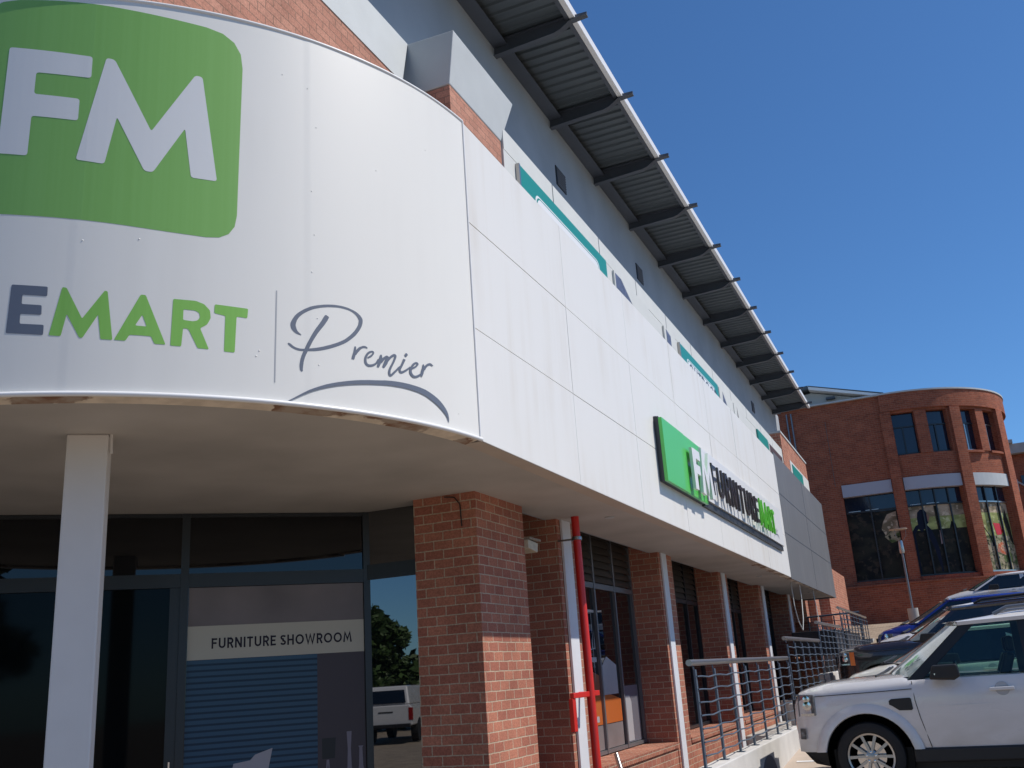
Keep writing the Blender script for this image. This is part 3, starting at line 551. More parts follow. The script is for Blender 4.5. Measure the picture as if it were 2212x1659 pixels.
# ---------------- printed lettering on the curved fascia ----------------
lg = thing("wall_sign", A(-2.5, 1.9), "large green and slate vinyl logo lettering on the curved white fascia", "sign")
gs = []
mb = fillpoly([[(-4.35, 4.823), (-3.699, 4.815), (-3.178, 4.765), (-2.545, 4.712), (-2.572, 3.035), (-3.02, 3.048), (-3.611, 3.104), (-4.35, 3.16)]], .27, on_arc(.0012))
mb.build("green_badge", GREEN, lg)
DATA_FM, DATA_EM, DATA_SC = {"F":[[[-4.124,4.426],[-3.569,4.362],[-3.569,4.189],[-3.931,4.222],[-3.933,4.05],[-3.634,4.019],[-3.635,3.848],[-3.937,3.878],[-3.941,3.572],[-4.135,3.592]]],"M":[[[-3.478,4.362],[-3.422,4.351],[-3.159,3.806],[-2.88,4.309],[-2.831,4.304],[-2.711,3.48],[-2.886,3.482],[-2.937,3.862],[-3.136,3.489],[-3.191,3.493],[-3.386,3.894],[-3.448,3.523],[-3.631,3.547]]]}, {"E":[[[-3.963,2.635],[-3.741,2.617],[-3.74,2.55],[-3.891,2.563],[-3.891,2.499],[-3.769,2.489],[-3.766,2.422],[-3.894,2.431],[-3.893,2.364],[-3.747,2.354],[-3.746,2.285],[-3.972,2.302]]],"M":[[[-3.652,2.616],[-3.626,2.61],[-3.52,2.398],[-3.394,2.596],[-3.376,2.592],[-3.33,2.256],[-3.402,2.259],[-3.425,2.427],[-3.51,2.266],[-3.529,2.267],[-3.614,2.428],[-3.641,2.277],[-3.713,2.283]]],"A":[[[-3.173,2.58],[-3.142,2.579],[-3.006,2.239],[-3.075,2.241],[-3.098,2.292],[-3.229,2.296],[-3.252,2.253],[-3.321,2.257]],[[-3.157,2.439],[-3.127,2.358],[-3.198,2.362]]],"R":[[[-2.97,2.565],[-2.826,2.564],[-2.771,2.545],[-2.733,2.504],[-2.727,2.449],[-2.748,2.403],[-2.793,2.371],[-2.733,2.227],[-2.805,2.229],[-2.864,2.351],[-2.874,2.361],[-2.901,2.362],[-2.909,2.234],[-2.977,2.235]],[[-2.903,2.496],[-2.829,2.494],[-2.802,2.48],[-2.796,2.448],[-2.812,2.424],[-2.842,2.416],[-2.903,2.421]]],"T":[[[-2.703,2.552],[-2.48,2.545],[-2.485,2.475],[-2.557,2.479],[-2.565,2.219],[-2.635,2.22],[-2.632,2.476],[-2.705,2.488]]]}, [[[-2.102,2.406,-2.104,2.401],[-2.109,2.413,-2.115,2.403],[-2.121,2.421,-2.129,2.406],[-2.129,2.429,-2.144,2.411],[-2.135,2.439,-2.156,2.419],[-2.139,2.45,-2.167,2.43],[-2.142,2.46,-2.175,2.44],[-2.144,2.467,-2.18,2.453],[-2.144,2.473,-2.182,2.467],[-2.143,2.48,-2.181,2.484],[-2.14,2.492,-2.174,2.501],[-2.135,2.508,-2.164,2.52],[-2.127,2.522,-2.152,2.539],[-2.117,2.537,-2.138,2.556],[-2.103,2.552,-2.121,2.572],[-2.088,2.566,-2.102,2.587],[-2.069,2.58,-2.081,2.602],[-2.048,2.594,-2.057,2.616],[-2.026,2.606,-2.034,2.629],[-2.004,2.617,-2.009,2.639],[-1.98,2.626,-1.984,2.648],[-1.955,2.635,-1.958,2.655],[-1.93,2.642,-1.931,2.663],[-1.902,2.649,-1.903,2.669],[-1.875,2.654,-1.875,2.674],[-1.848,2.658,-1.846,2.678],[-1.82,2.662,-1.817,2.68],[-1.793,2.663,-1.789,2.681],[-1.766,2.662,-1.761,2.68],[-1.739,2.66,-1.733,2.677],[-1.716,2.656,-1.709,2.672],[-1.698,2.65,-1.688,2.667],[-1.682,2.642,-1.669,2.661],[-1.67,2.634,-1.654,2.654],[-1.66,2.625,-1.639,2.645],[-1.652,2.615,-1.627,2.636],[-1.647,2.606,-1.618,2.626],[-1.643,2.599,-1.612,2.617],[-1.642,2.595,-1.608,2.606],[-1.643,2.588,-1.608,2.592],[-1.645,2.576,-1.611,2.576],[-1.649,2.56,-1.617,2.556],[-1.657,2.544,-1.627,2.536],[-1.668,2.526,-1.64,2.514],[-1.682,2.505,-1.657,2.491],[-1.699,2.486,-1.675,2.469],[-1.717,2.467,-1.697,2.448],[-1.739,2.447,-1.721,2.427],[-1.76,2.429,-1.745,2.408],[-1.781,2.415,-1.769,2.392],[-1.804,2.402,-1.794,2.378],[-1.828,2.389,-1.819,2.365],[-1.854,2.377,-1.846,2.352],[-1.882,2.364,-1.875,2.339],[-1.909,2.354,-1.902,2.328],[-1.935,2.343,-1.93,2.318],[-1.962,2.334,-1.958,2.309],[-1.987,2.326,-1.984,2.302],[-2.009,2.32,-2.007,2.297],[-2.03,2.315,-2.029,2.294],[-2.051,2.31,-2.05,2.291],[-2.072,2.306,-2.073,2.288],[-2.094,2.303,-2.095,2.286],[-2.113,2.302,-2.116,2.285],[-2.129,2.304,-2.133,2.287],[-2.143,2.307,-2.149,2.291],[-2.154,2.311,-2.162,2.296],[-2.164,2.317,-2.174,2.302],[-2.173,2.323,-2.184,2.309],[-2.181,2.329,-2.192,2.314],[-2.189,2.332,-2.197,2.319],[-2.194,2.333,-2.2,2.323],[-2.198,2.333,-2.202,2.326]],[[-1.913,2.587,-1.891,2.576],[-1.916,2.586,-1.89,2.573],[-1.92,2.583,-1.89,2.569],[-1.927,2.575,-1.894,2.561],[-1.936,2.56,-1.902,2.545],[-1.947,2.539,-1.915,2.524],[-1.96,2.519,-1.929,2.502],[-1.974,2.498,-1.945,2.481],[-1.99,2.475,-1.962,2.458],[-2.005,2.451,-1.977,2.437],[-2.019,2.427,-1.991,2.414],[-2.032,2.402,-2.005,2.391],[-2.044,2.378,-2.018,2.368],[-2.056,2.355,-2.029,2.345],[-2.067,2.331,-2.04,2.322],[-2.077,2.308,-2.05,2.3],[-2.086,2.287,-2.06,2.279],[-2.095,2.266,-2.069,2.259],[-2.102,2.246,-2.076,2.24],[-2.108,2.226,-2.081,2.223],[-2.111,2.208,-2.085,2.206],[-2.114,2.191,-2.087,2.191],[-2.115,2.176,-2.089,2.177],[-2.114,2.162,-2.09,2.165],[-2.113,2.15,-2.091,2.156],[-2.109,2.141,-2.091,2.149],[-2.104,2.136,-2.091,2.144],[-2.1,2.133,-2.091,2.139]],[[-1.683,2.386,-1.673,2.388],[-1.684,2.383,-1.671,2.386],[-1.685,2.378,-1.67,2.381],[-1.687,2.372,-1.669,2.373],[-1.689,2.362,-1.67,2.363],[-1.692,2.35,-1.672,2.35],[-1.695,2.338,-1.673,2.338],[-1.698,2.329,-1.675,2.328],[-1.701,2.32,-1.677,2.319],[-1.704,2.312,-1.679,2.31],[-1.707,2.302,-1.682,2.3],[-1.709,2.292,-1.685,2.29],[-1.711,2.285,-1.688,2.284]],[[-1.672,2.32,-1.693,2.331],[-1.665,2.33,-1.685,2.341],[-1.654,2.345,-1.674,2.356],[-1.643,2.357,-1.662,2.37],[-1.635,2.367,-1.651,2.381],[-1.627,2.375,-1.639,2.39],[-1.619,2.382,-1.626,2.396],[-1.611,2.386,-1.614,2.402],[-1.602,2.389,-1.602,2.405],[-1.595,2.39,-1.591,2.406],[-1.588,2.391,-1.581,2.403],[-1.58,2.389,-1.574,2.399],[-1.575,2.388,-1.569,2.396]],[[-1.57,2.312,-1.575,2.322],[-1.561,2.317,-1.567,2.327],[-1.548,2.324,-1.556,2.335],[-1.536,2.332,-1.547,2.342],[-1.526,2.343,-1.538,2.35],[-1.517,2.354,-1.53,2.359],[-1.512,2.365,-1.527,2.365],[-1.514,2.375,-1.527,2.365],[-1.522,2.38,-1.53,2.367],[-1.533,2.38,-1.533,2.367],[-1.544,2.377,-1.54,2.364],[-1.558,2.371,-1.549,2.358],[-1.57,2.362,-1.558,2.351],[-1.581,2.351,-1.565,2.343],[-1.59,2.337,-1.572,2.332],[-1.597,2.324,-1.577,2.321],[-1.601,2.309,-1.581,2.31],[-1.603,2.295,-1.582,2.298],[-1.602,2.281,-1.581,2.289],[-1.598,2.27,-1.579,2.281],[-1.59,2.26,-1.574,2.274],[-1.579,2.253,-1.568,2.271],[-1.565,2.25,-1.56,2.269],[-1.549,2.252,-1.549,2.271],[-1.534,2.256,-1.538,2.274],[-1.519,2.263,-1.526,2.278],[-1.504,2.273,-1.514,2.285],[-1.491,2.284,-1.503,2.293],[-1.479,2.297,-1.495,2.304],[-1.47,2.311,-1.487,2.317],[-1.464,2.32,-1.481,2.326]],[[-1.458,2.363,-1.445,2.365],[-1.462,2.354,-1.442,2.357],[-1.467,2.341,-1.44,2.343],[-1.474,2.326,-1.44,2.326],[-1.479,2.305,-1.451,2.303],[-1.487,2.28,-1.463,2.277],[-1.492,2.262,-1.473,2.26]],[[-1.446,2.299,-1.469,2.313],[-1.437,2.31,-1.458,2.323],[-1.425,2.325,-1.443,2.337],[-1.414,2.336,-1.427,2.35],[-1.403,2.342,-1.413,2.36],[-1.396,2.346,-1.397,2.368],[-1.404,2.35,-1.377,2.361],[-1.408,2.345,-1.378,2.343],[-1.417,2.327,-1.386,2.323],[-1.426,2.311,-1.393,2.305],[-1.432,2.296,-1.404,2.289],[-1.439,2.28,-1.416,2.274],[-1.442,2.27,-1.425,2.265]],[[-1.395,2.309,-1.416,2.321],[-1.386,2.321,-1.406,2.332],[-1.373,2.337,-1.391,2.348],[-1.36,2.351,-1.375,2.362],[-1.348,2.362,-1.361,2.374],[-1.335,2.371,-1.346,2.385],[-1.328,2.376,-1.332,2.393],[-1.327,2.376,-1.317,2.394],[-1.327,2.376,-1.307,2.388],[-1.327,2.373,-1.305,2.376],[-1.33,2.363,-1.31,2.362],[-1.337,2.348,-1.318,2.345],[-1.345,2.33,-1.327,2.327],[-1.356,2.311,-1.339,2.306],[-1.37,2.289,-1.352,2.284],[-1.381,2.269,-1.361,2.266],[-1.386,2.254,-1.366,2.254],[-1.389,2.241,-1.368,2.243],[-1.389,2.23,-1.368,2.236],[-1.387,2.22,-1.367,2.23],[-1.38,2.211,-1.365,2.226],[-1.366,2.209,-1.367,2.226],[-1.352,2.217,-1.364,2.228],[-1.34,2.228,-1.354,2.237],[-1.328,2.239,-1.342,2.249],[-1.314,2.253,-1.327,2.262],[-1.298,2.269,-1.311,2.277],[-1.285,2.282,-1.299,2.29],[-1.277,2.292,-1.29,2.298],[-1.272,2.3,-1.283,2.304],[-1.27,2.304,-1.279,2.308]],[[-1.239,2.374,-1.215,2.37],[-1.246,2.359,-1.224,2.355],[-1.257,2.337,-1.236,2.334],[-1.267,2.319,-1.247,2.315],[-1.275,2.304,-1.256,2.3],[-1.284,2.29,-1.264,2.287],[-1.288,2.277,-1.268,2.28],[-1.287,2.265,-1.267,2.274],[-1.28,2.255,-1.264,2.27],[-1.265,2.252,-1.262,2.27],[-1.249,2.257,-1.254,2.272],[-1.232,2.267,-1.24,2.279],[-1.215,2.277,-1.225,2.288],[-1.197,2.291,-1.207,2.3],[-1.178,2.306,-1.188,2.314],[-1.165,2.316,-1.175,2.324]],[[-1.215,2.422,-1.206,2.425],[-1.218,2.418,-1.201,2.423],[-1.222,2.412,-1.196,2.419],[-1.226,2.408,-1.192,2.412],[-1.224,2.405,-1.198,2.405],[-1.223,2.4,-1.204,2.398],[-1.221,2.396,-1.208,2.395]],[[-1.164,2.301,-1.169,2.31],[-1.151,2.307,-1.157,2.317],[-1.132,2.317,-1.139,2.327],[-1.116,2.327,-1.125,2.336],[-1.102,2.337,-1.114,2.345],[-1.09,2.348,-1.104,2.354],[-1.083,2.359,-1.101,2.358],[-1.086,2.369,-1.101,2.358],[-1.097,2.374,-1.106,2.36],[-1.109,2.373,-1.11,2.361],[-1.122,2.369,-1.114,2.358],[-1.134,2.361,-1.121,2.352],[-1.146,2.352,-1.129,2.343],[-1.158,2.339,-1.138,2.332],[-1.169,2.323,-1.148,2.318],[-1.178,2.308,-1.154,2.307],[-1.182,2.293,-1.157,2.296],[-1.183,2.279,-1.158,2.286],[-1.18,2.267,-1.156,2.278],[-1.172,2.256,-1.151,2.271],[-1.161,2.248,-1.144,2.264],[-1.148,2.242,-1.136,2.26],[-1.134,2.241,-1.129,2.26],[-1.118,2.244,-1.119,2.261],[-1.103,2.249,-1.109,2.265],[-1.086,2.258,-1.096,2.271],[-1.069,2.27,-1.08,2.281],[-1.059,2.278,-1.068,2.288]],[[-1.038,2.369,-1.029,2.372],[-1.04,2.363,-1.025,2.368],[-1.041,2.355,-1.021,2.36],[-1.044,2.347,-1.019,2.35],[-1.048,2.336,-1.021,2.338],[-1.053,2.323,-1.024,2.324],[-1.059,2.311,-1.028,2.312],[-1.062,2.299,-1.033,2.299],[-1.065,2.286,-1.038,2.287],[-1.066,2.276,-1.042,2.279],[-1.064,2.269,-1.045,2.275],[-1.06,2.265,-1.046,2.271],[-1.057,2.264,-1.048,2.268]],[[-1.016,2.325,-1.04,2.331],[-1.009,2.336,-1.032,2.341],[-0.999,2.35,-1.02,2.357],[-0.989,2.362,-1.006,2.371],[-0.979,2.37,-0.991,2.382],[-0.967,2.377,-0.974,2.391],[-0.959,2.381,-0.956,2.397],[-0.949,2.382,-0.94,2.395],[-0.937,2.379,-0.927,2.388],[-0.927,2.377,-0.92,2.384]],[[-2.263,1.869,-2.264,1.871],[-2.24,1.881,-2.242,1.885],[-2.205,1.9,-2.208,1.906],[-2.168,1.921,-2.172,1.929],[-2.129,1.943,-2.134,1.953],[-2.085,1.968,-2.091,1.98],[-2.042,1.99,-2.049,2.005],[-2.0,2.008,-2.006,2.026],[-1.956,2.025,-1.962,2.045],[-1.912,2.04,-1.918,2.063],[-1.869,2.053,-1.873,2.078],[-1.823,2.066,-1.826,2.092],[-1.778,2.076,-1.78,2.104],[-1.73,2.087,-1.732,2.116],[-1.681,2.096,-1.682,2.127],[-1.636,2.104,-1.636,2.136],[-1.599,2.11,-1.598,2.142],[-1.564,2.115,-1.562,2.148],[-1.525,2.12,-1.523,2.153],[-1.478,2.126,-1.475,2.16],[-1.423,2.132,-1.419,2.169],[-1.37,2.137,-1.364,2.175],[-1.317,2.139,-1.308,2.179],[-1.26,2.141,-1.249,2.181],[-1.207,2.14,-1.192,2.181],[-1.154,2.137,-1.135,2.179],[-1.1,2.132,-1.078,2.175],[-1.052,2.124,-1.023,2.168],[-1.008,2.113,-0.973,2.155],[-0.965,2.097,-0.925,2.139],[-0.927,2.082,-0.884,2.122],[-0.894,2.067,-0.85,2.103],[-0.864,2.05,-0.82,2.082],[-0.839,2.035,-0.797,2.062],[-0.818,2.021,-0.78,2.043],[-0.801,2.008,-0.768,2.025],[-0.787,1.995,-0.761,2.006],[-0.777,1.979,-0.757,1.986],[-0.769,1.962,-0.758,1.965],[-0.763,1.95,-0.76,1.951]]]
for k, lp in DATA_FM.items(): fillpoly(lp, .022, on_arc(.0024)).build("letter", LETW, lg)
for k, lp in DATA_EM.items(): fillpoly(lp, .010, on_arc(.0014)).build("letter", GREYV if k == 'E' else GREEN2, lg)
for k, dx in (('R', -.56),):
    pass
fillpoly([[(-2.287, 2.71), (-2.278, 2.71), (-2.287, 2.034), (-2.296, 2.034)]], .001, on_arc(.0014)).build("divider_line", plain("grey_divider", (.40, .41, .43), .4), lg)
for k, st in enumerate(DATA_SC):
    mb = MB(); d = .0012 + .0003 * k
    for a, b in zip(st, st[1:]): mb.poly([A(p, q, d + disp(p)) for p, q in ((a[0], a[1]), (a[2], a[3]), (b[2], b[3]), (b[0], b[1]))])
    mb.build("swoosh" if k == len(DATA_SC) - 1 else "script_stroke", GREYV, lg)

# ---------------- illuminated letter sign on the straight fascia ----------------
X0 = -3.24
sg = thing("letter_sign", (X0, 17.8, 2.4), "long sign with bright green box and raised letters on the straight white fascia", "sign")
mb = MB(); mb.box(X0, -3.20, 12.63, 15.0, 2.43, 3.34); mb.box(-3.195, -3.168, 12.61, 14.95, 2.43, 3.33); mb.build("dark_backing", SIGNDARK, sg)
mb = MB(); mb.box(-3.166, -3.117, 12.60, 13.80, 2.42, 3.31); mb.build("green_box", ACG, sg, bevel=.006)
mb = MB(); mb.prism([(-3.166, 13.81, 2.42), (-3.166, 15.05, 2.42), (-3.166, 15.05, 3.18), (-3.166, 15.0, 3.26), (-3.166, 14.9, 3.31), (-3.166, 13.81, 3.31)], (.042, 0, 0)); mb.build("green_box", ACG, sg, bevel=.004)
mb = MB(); mb.box(X0, -3.16, 15.06, 23.0, 2.52, 3.36); mb.build("white_backing", ACW, sg)
mb = MB(); mb.box(X0, -3.19, 15.06, 22.95, 2.41, 2.512); mb.build("cable_tray", SIGNDARK, sg)  # dark box carrying the shadow below the white backing
mb = MB(); text_mb(mb, "FM", .62, lambda x, y, d: (-3.085 + d, 13.92 + x, 2.50 + y), .045, track=.03, xs=1.36, thick=.115); mb.build("letter", ACW, sg)
def pl(y0, z0, xb): return lambda x, y, d: (xb + d, y0 + x, z0 + y)
yy = 15.22
for ch in "FURNITURE":
    mb = MB(); adv = text_mb(mb, ch, .52, pl(yy, 2.60, -3.085), .035, track=.20, xs=1.155, thick=.062); mb.build("letter", DARKL, sg); yy += adv
yy += .03
for ch in "MART":
    mb = MB(); adv = text_mb(mb, ch, .52, pl(yy, 2.60, -3.085), .035, track=.17, xs=1.03, thick=.066); mb.build("letter", ACG2, sg); yy += adv
# small script under and beside the letters, flat on the backing
for k, st in enumerate(DATA_SC):
    mb = MB(); d = -3.157 + .0005 * k
    f = lambda u, z: (d, yy + .12 + (u + 2.25) * .52 * 1.0, 2.62 + (z - 2.0) * .50)
    for a, b in zip(st, st[1:]): mb.poly([f(a[0], a[1]), f(a[2], a[3]), f(b[2], b[3]), f(b[0], b[1])])
    mb.build("script_stroke", GREYV, sg)

# ---------------- older boards behind the canopy edge ----------------
def board(y0, y1, label, text=None, tz=6.18):
    b = thing("sign_board", (-4.3, (y0 + y1) / 2, 5.6), label, "sign", "teal boards behind the canopy parapet")
    mb = MB(); mb.box(-4.299, -4.25, y0, y1, 5.5, 6.68); mb.build("board", TEAL, b)
    mb = MB(); mb.box(-4.299, -4.244, y0 - .04, y0 - .001, 5.5, 6.69); mb.build("edge_trim", ALU, b)
    def rr(x, a, c, zt, r=.13):
        P = [(x, a, 5.5), (x, c, 5.5), (x, c, zt - r)]
        for i in range(5): t = R(90 * i / 4); P.append((x, c - r + r * math.cos(t), zt - r + r * math.sin(t)))
        for i in range(5): t = R(90 * i / 4); P.append((x, a + r - r * math.sin(t), zt - r + r * math.cos(t)))
        return P + [(x, a, zt - r)]
    a, c = y0 + .5, y1 - .42
    mb = MB(); mb.prism(rr(-4.2495, a, c, 6.49), (.002, 0, 0)); mb.build("border_line", TRIM, b)
    mb = MB(); mb.prism(rr(-4.2473, a + .035, c - .035, 6.465), (.002, 0, 0)); mb.build("inner_line", TEAL, b)
    mb = MB(); mb.prism(rr(-4.2451, a + .06, c - .06, 6.445), (.002, 0, 0)); mb.build("white_field", TRIM, b)
    if text:
        mb = MB(); text_mb(mb, text, .30, lambda x, y, d: (-4.2428 + d, a + .16 + x, tz + y), .001, track=.1, xs=(c - a - .32) / (.30 * 5.3), thick=.07, step=.0003); mb.build("lettering", FRAME, b)
board(10.9, 14.58, "nearest teal board with a white rounded panel, next to the brick pier cap")
board(19.55, 23.3, "teal board with the tops of the letters OUTDOOR showing above the canopy", "OUTDOOR", 6.13)
b = thing("sign_board", (-4.3, 29.5, 5.6), "plain teal board without a white panel, above the white lettered sign's far end", "sign", "teal boards behind the canopy parapet")
mb = MB(); mb.box(-4.299, -4.25, 28.8, 30.6, 5.5, 6.70); mb.build("board", TEAL, b)
b = thing("sign_board", (-4.3, 37, 5.6), "small far teal board in white surround on the sunlit end brick wall", "sign", "teal boards behind the canopy parapet")
mb = MB(); mb.box(-4.261, -4.245, 35.9, 38.6, 6.25, 6.85); mb.build("board", TEAL, b)
SLATEP = plain("mountain_print", (.10, .12, .20), .5, var=.5, vscale=9); NIGHT = plain("night_print", (.10, .06, .06), .5, var=.7, vscale=12)
def poster(y0, y1, tri, label, m, half=False):
    b = thing("poster_board", (-4.3, (y0 + y1) / 2, 5.6), label, "poster", "picture boards behind the canopy parapet")
    mb = MB(); mb.box(-4.299, -4.262, y0, y1, 5.5, 6.69); mb.build("board", STRIP, b)
    mb = MB(); mb.prism([(-4.2615, a, c) for a, c in tri], (.002, 0, 0)); mb.build("printed_picture", m, b)
poster(15.05, 17.2, [(15.1, 5.6), (17.4, 5.6), (16.2, 6.3), (15.45, 6.66), (15.1, 6.66)], "board with slanting blue mountain print right of the nearest teal board", SLATEP)
poster(18.3, 19.2, [(18.45, 5.6), (18.8, 5.6), (18.8, 6.6), (18.45, 6.66)], "narrow board with upright blue grey print left of the OUTDOOR board", SLATEP)
poster(23.5, 25.2, [(23.7, 5.6), (24.6, 5.6), (24.3, 6.4), (23.9, 6.66)], "board with pale blue print right of the OUTDOOR board", SLATEP)
poster(25.3, 27.0, [(25.5, 5.6), (26.3, 5.6), (25.85, 6.3), (25.75, 6.68)], "board with a small dark triangular print above the green letters", NIGHT)
poster(30.8, 33.6, [(30.9, 5.6), (33.5, 5.6), (33.5, 6.66), (30.9, 6.66)], "dark brown picture board above the weathered grey end panel", NIGHT)

# ---------------- window graphics ----------------
wp = thing("window_poster", G(-.95, -1.6), "tall window poster reading FURNITURE SHOWROOM over blue slats and pillows", "poster")
def gq(s0, s1, z0, z1, d, name, m):
    mb = MB(); mb.poly([G(s0, z0, d), G(s1, z0, d), G(s1, z1, d), G(s0, z1, d)]); return mb.build(name, m, wp, recalc=False)
gq(-1.855, -.045, .735, 1.125, .002, "upper_print", PRBROWN)
gq(-1.855, -.045, .40, .735, .002, "cream_band", PRCREAM)
gq(-1.855, -.545, -1.55, .40, .002, "blue_slats", SLAT)
gq(-.545, -.045, -1.55, .40, .002, "dark_room_print", PRDARK)
mb = MB(); tw = text_mb(MB(), "FURNITURE SHOWROOM", .105, lambda x, y, d: (0, 0, 0), 0, track=.13, xs=1, thick=.085)
mb = MB(); text_mb(mb, "FURNITURE SHOWROOM", .105, lambda x, y, d: G(-1.62 + x, .505 + y, .003 + d), .0008, track=.13, xs=1.455 / tw, thick=.085, step=.0003); mb.build("lettering", PRTEXT, wp)
def gpoly(pts, d, name, m): mb = MB(); mb.poly([G(a, b, d) for a, b in pts]); return mb.build(name, m, wp, recalc=False)
gpoly([(-1.45, -1.0), (-1.38, -.62), (-1.22, -.60), (-1.17, -.55), (-1.0, -.50), (-1.05, -.75), (-1.12, -1.0)], .004, "pillow_print", PRPILLOW)
for s, h in ((-.22, .62), (-.10, .47)):
    P = [(.035, 0), (.05, .06), (.045, .14), (.022, .28), (.016, .45), (.026, h)]
    gpoly([(s - a, -1.02 + b) for a, b in P] + [(s + a, -1.02 + b) for a, b in P[::-1]], .004, "vase_print", PRVASE)
gpoly([(-.5, -.45), (-.36, -.45), (-.37, -.65), (-.5, -.65)], .004, "lamp_print", BLKP)
gpoly([(-.455, -.66), (-.44, -.66), (-.47, -1.02), (-.485, -1.02)], .0045, "lamp_leg_print", PRVASE); gpoly([(-.445, -.66), (-.43, -.66), (-.40, -1.02), (-.415, -1.02)], .0052, "lamp_leg_print", PRVASE)
gpoly([(-.39, -.93), (-.31, -.93), (-.325, -1.02), (-.375, -1.02)], .0048, "pot_print", PRVASE)
gpoly([(-.545, -1.04), (-.045, -1.02), (-.045, -1.06), (-.545, -1.08)], .0044, "shelf_print", PRVASE)

w2 = thing("window_poster", (-4.84, 14.5, -1.0), "lower window print of an orange sofa and white vases behind the red pipe", "poster")
def wq(pts, x, name, m): mb = MB(); mb.poly([(x, a, b) for a, b in pts]); return mb.build(name, m, w2, recalc=False)
wq([(13.15, -.62), (14.05, -.62), (14.05, -.02), (13.5, .1), (13.15, .02)], -4.839, "sofa_back_print", plain("print_rust", (.30, .09, .04), .3))
wq([(13.15, -.70), (14.98, -.70), (14.98, -.38), (14.5, -.30), (13.15, -.30)], -4.837, "sofa_seat_print", PRSOFA)
wq([(13.15, -1.04), (14.98, -1.04), (14.98, -.71), (13.15, -.71)], -4.839, "rug_print", PRBROWN)
wq([(14.2, -.30), (14.9, -.30), (14.9, .12), (14.45, .25), (14.2, .1)], -4.838, "cushion_print", PRWHITE)
wq([(13.3, -.66), (13.42, -.66), (13.42, -.35), (13.38, -.25), (13.33, -.25), (13.3, -.35)], -4.835, "vase_print", PRWHITE)
wq([(13.5, -.66), (13.9, -.66), (13.9, -.58), (13.5, -.58)], -4.835, "books_print", PRWHITE)
wq([(15.05, -1.04), (15.9, -1.04), (15.9, -.2), (15.05, -.2)], -4.839, "grey_wall_print", plain("print_grey", (.16, .16, .19), .2))
wq([(15.1, -1.02), (15.5, -1.02), (15.5, -.45), (15.42, -.35), (15.2, -.35), (15.1, -.45)], -4.836, "armchair_print", PRWHITE)
wq([(15.08, .1), (15.15, .1), (15.15, -.4), (15.08, -.4)], -4.835, "column_print", PRSOFA)
# pale lettering of a chalk style logo across two panes
def wline(pts, wdt, x, m, name="logo_stroke"):
    mb = MB(); rb = ribbon2d(pts, wdt)
    for (a, b), (c, d) in zip(rb, rb[1:]): mb.poly([(x, a.x, a.y), (x, b.x, b.y), (x, d.x, d.y), (x, c.x, c.y)])
    return mb.build(name, m, w2, recalc=False)
wline(arc(13.35, .42, .13, .20, 0, 360, 20), .008, -4.838, PRLEAF)
wline([(13.2, .55), (13.3, .9), (13.42, .9)], .01, -4.836, PRWHITE); wline([(13.7, .9), (14.05, .9)], .02, -4.836, PRWHITE); wline([(13.9, .9), (13.88, -.1)], .006, -4.835, PRWHITE)
wline([(13.75, .5), (13.78, .35), (13.84, .35), (13.86, .5), (13.87, .36), (13.94, .36), (13.97, .6), (13.98, .35)], .008, -4.834, PRWHITE)
wq([(13.2, .17), (13.5, .17), (13.5, .24), (13.2, .24)], -4.836, "label_print", PRWHITE); wq([(13.7, .17), (14.0, .17), (14.0, .24), (13.7, .24)], -4.836, "label_print", PRWHITE)
# ---------------- fire pipe, floodlight ----------------
rp = thing("fire_pipe", (-3.99, 11.3, -1.6), "tall red painted fire pipe running up to the canopy beside a white downpipe", "pipe")
mb = MB(); mb.tube([(-3.985, 11.24, -1.7), (-4.06, 11.39, 1.899)], .05, 20); mb.build("pipe", RED, rp, smooth=50)
mb = MB(); mb.tube([(-4.052, 11.376, 1.60), (-4.054, 11.38, 1.64)], .066, 20); mb.box(-4.30, -4.06, 11.36, 11.40, 1.61, 1.63); mb.build("pipe_clamp", ALU, rp, smooth=50)
mb = MB(); mb.box(-4.06, -4.01, 10.72, 11.62, -.245, -.185); mb.box(-4.295, -4.06, 11.57, 11.62, -.24, -.19); mb.build("guard_bar", RED, rp, bevel=.006)
mb = MB(); mb.box(-4.07, -4.02, 10.70, 10.80, -.60, -.246); mb.build("guard_leg", RED, rp, bevel=.006)
fl = thing("floodlight", (-4.25, 10.25, 1.5), "small white floodlight with rusty hood fixed to the side of the corner brick pier", "lamp")
mb = MB(); mb.prism([(-4.42, 10.202, 1.42), (-4.42, 10.47, 1.39), (-4.42, 10.50, 1.50), (-4.42, 10.202, 1.52)], (.2, 0, 0)); mb.build("housing", plain("old_cream_paint", (.55, .50, .40), .6, var=.2, vscale=20), fl, bevel=.008)
mb = MB(); mb.box(-4.43, -4.20, 10.202, 10.54, 1.522, 1.545); mb.build("hood", plain("rusty_hood", (.30, .25, .20), .8, var=.4, vscale=30), fl)
# thin cable hanging on the pier
mb = MB(); mb.tube([(-4.62, 8.945, 1.88), (-4.5, 8.945, 1.86), (-4.44, 8.945, 1.78), (-4.43, 8.945, 1.55)], .006, 6)
tag(mb.build("loose_cable", BLKP), "thin black cable stapled to the shaded side of the corner brick pier", "cable")
for pts, lab in (([(-3.5, 25.6, 1.9), (-3.48, 25.5, 1.3), (-3.45, 25.6, .95), (-3.4, 25.8, .72), (-3.38, 26.0, 1.0), (-3.4, 26.4, 1.5), (-3.4, 26.4, 1.9)], "pale cable hanging in a loop under the far end of the canopy"),
                 ([(-3.4, 29.0, 1.9), (-3.38, 29.1, 1.4), (-3.35, 29.0, .9), (-3.33, 29.1, .5), (-3.3, 29.2, .1)], "pale strip hanging straight down beside the looped cable")):
    mb = MB(); mb.tube(pts, .012, 6); tag(mb.build("hanging_cable", STRIP), lab, "cable", "cables hanging from the canopy")

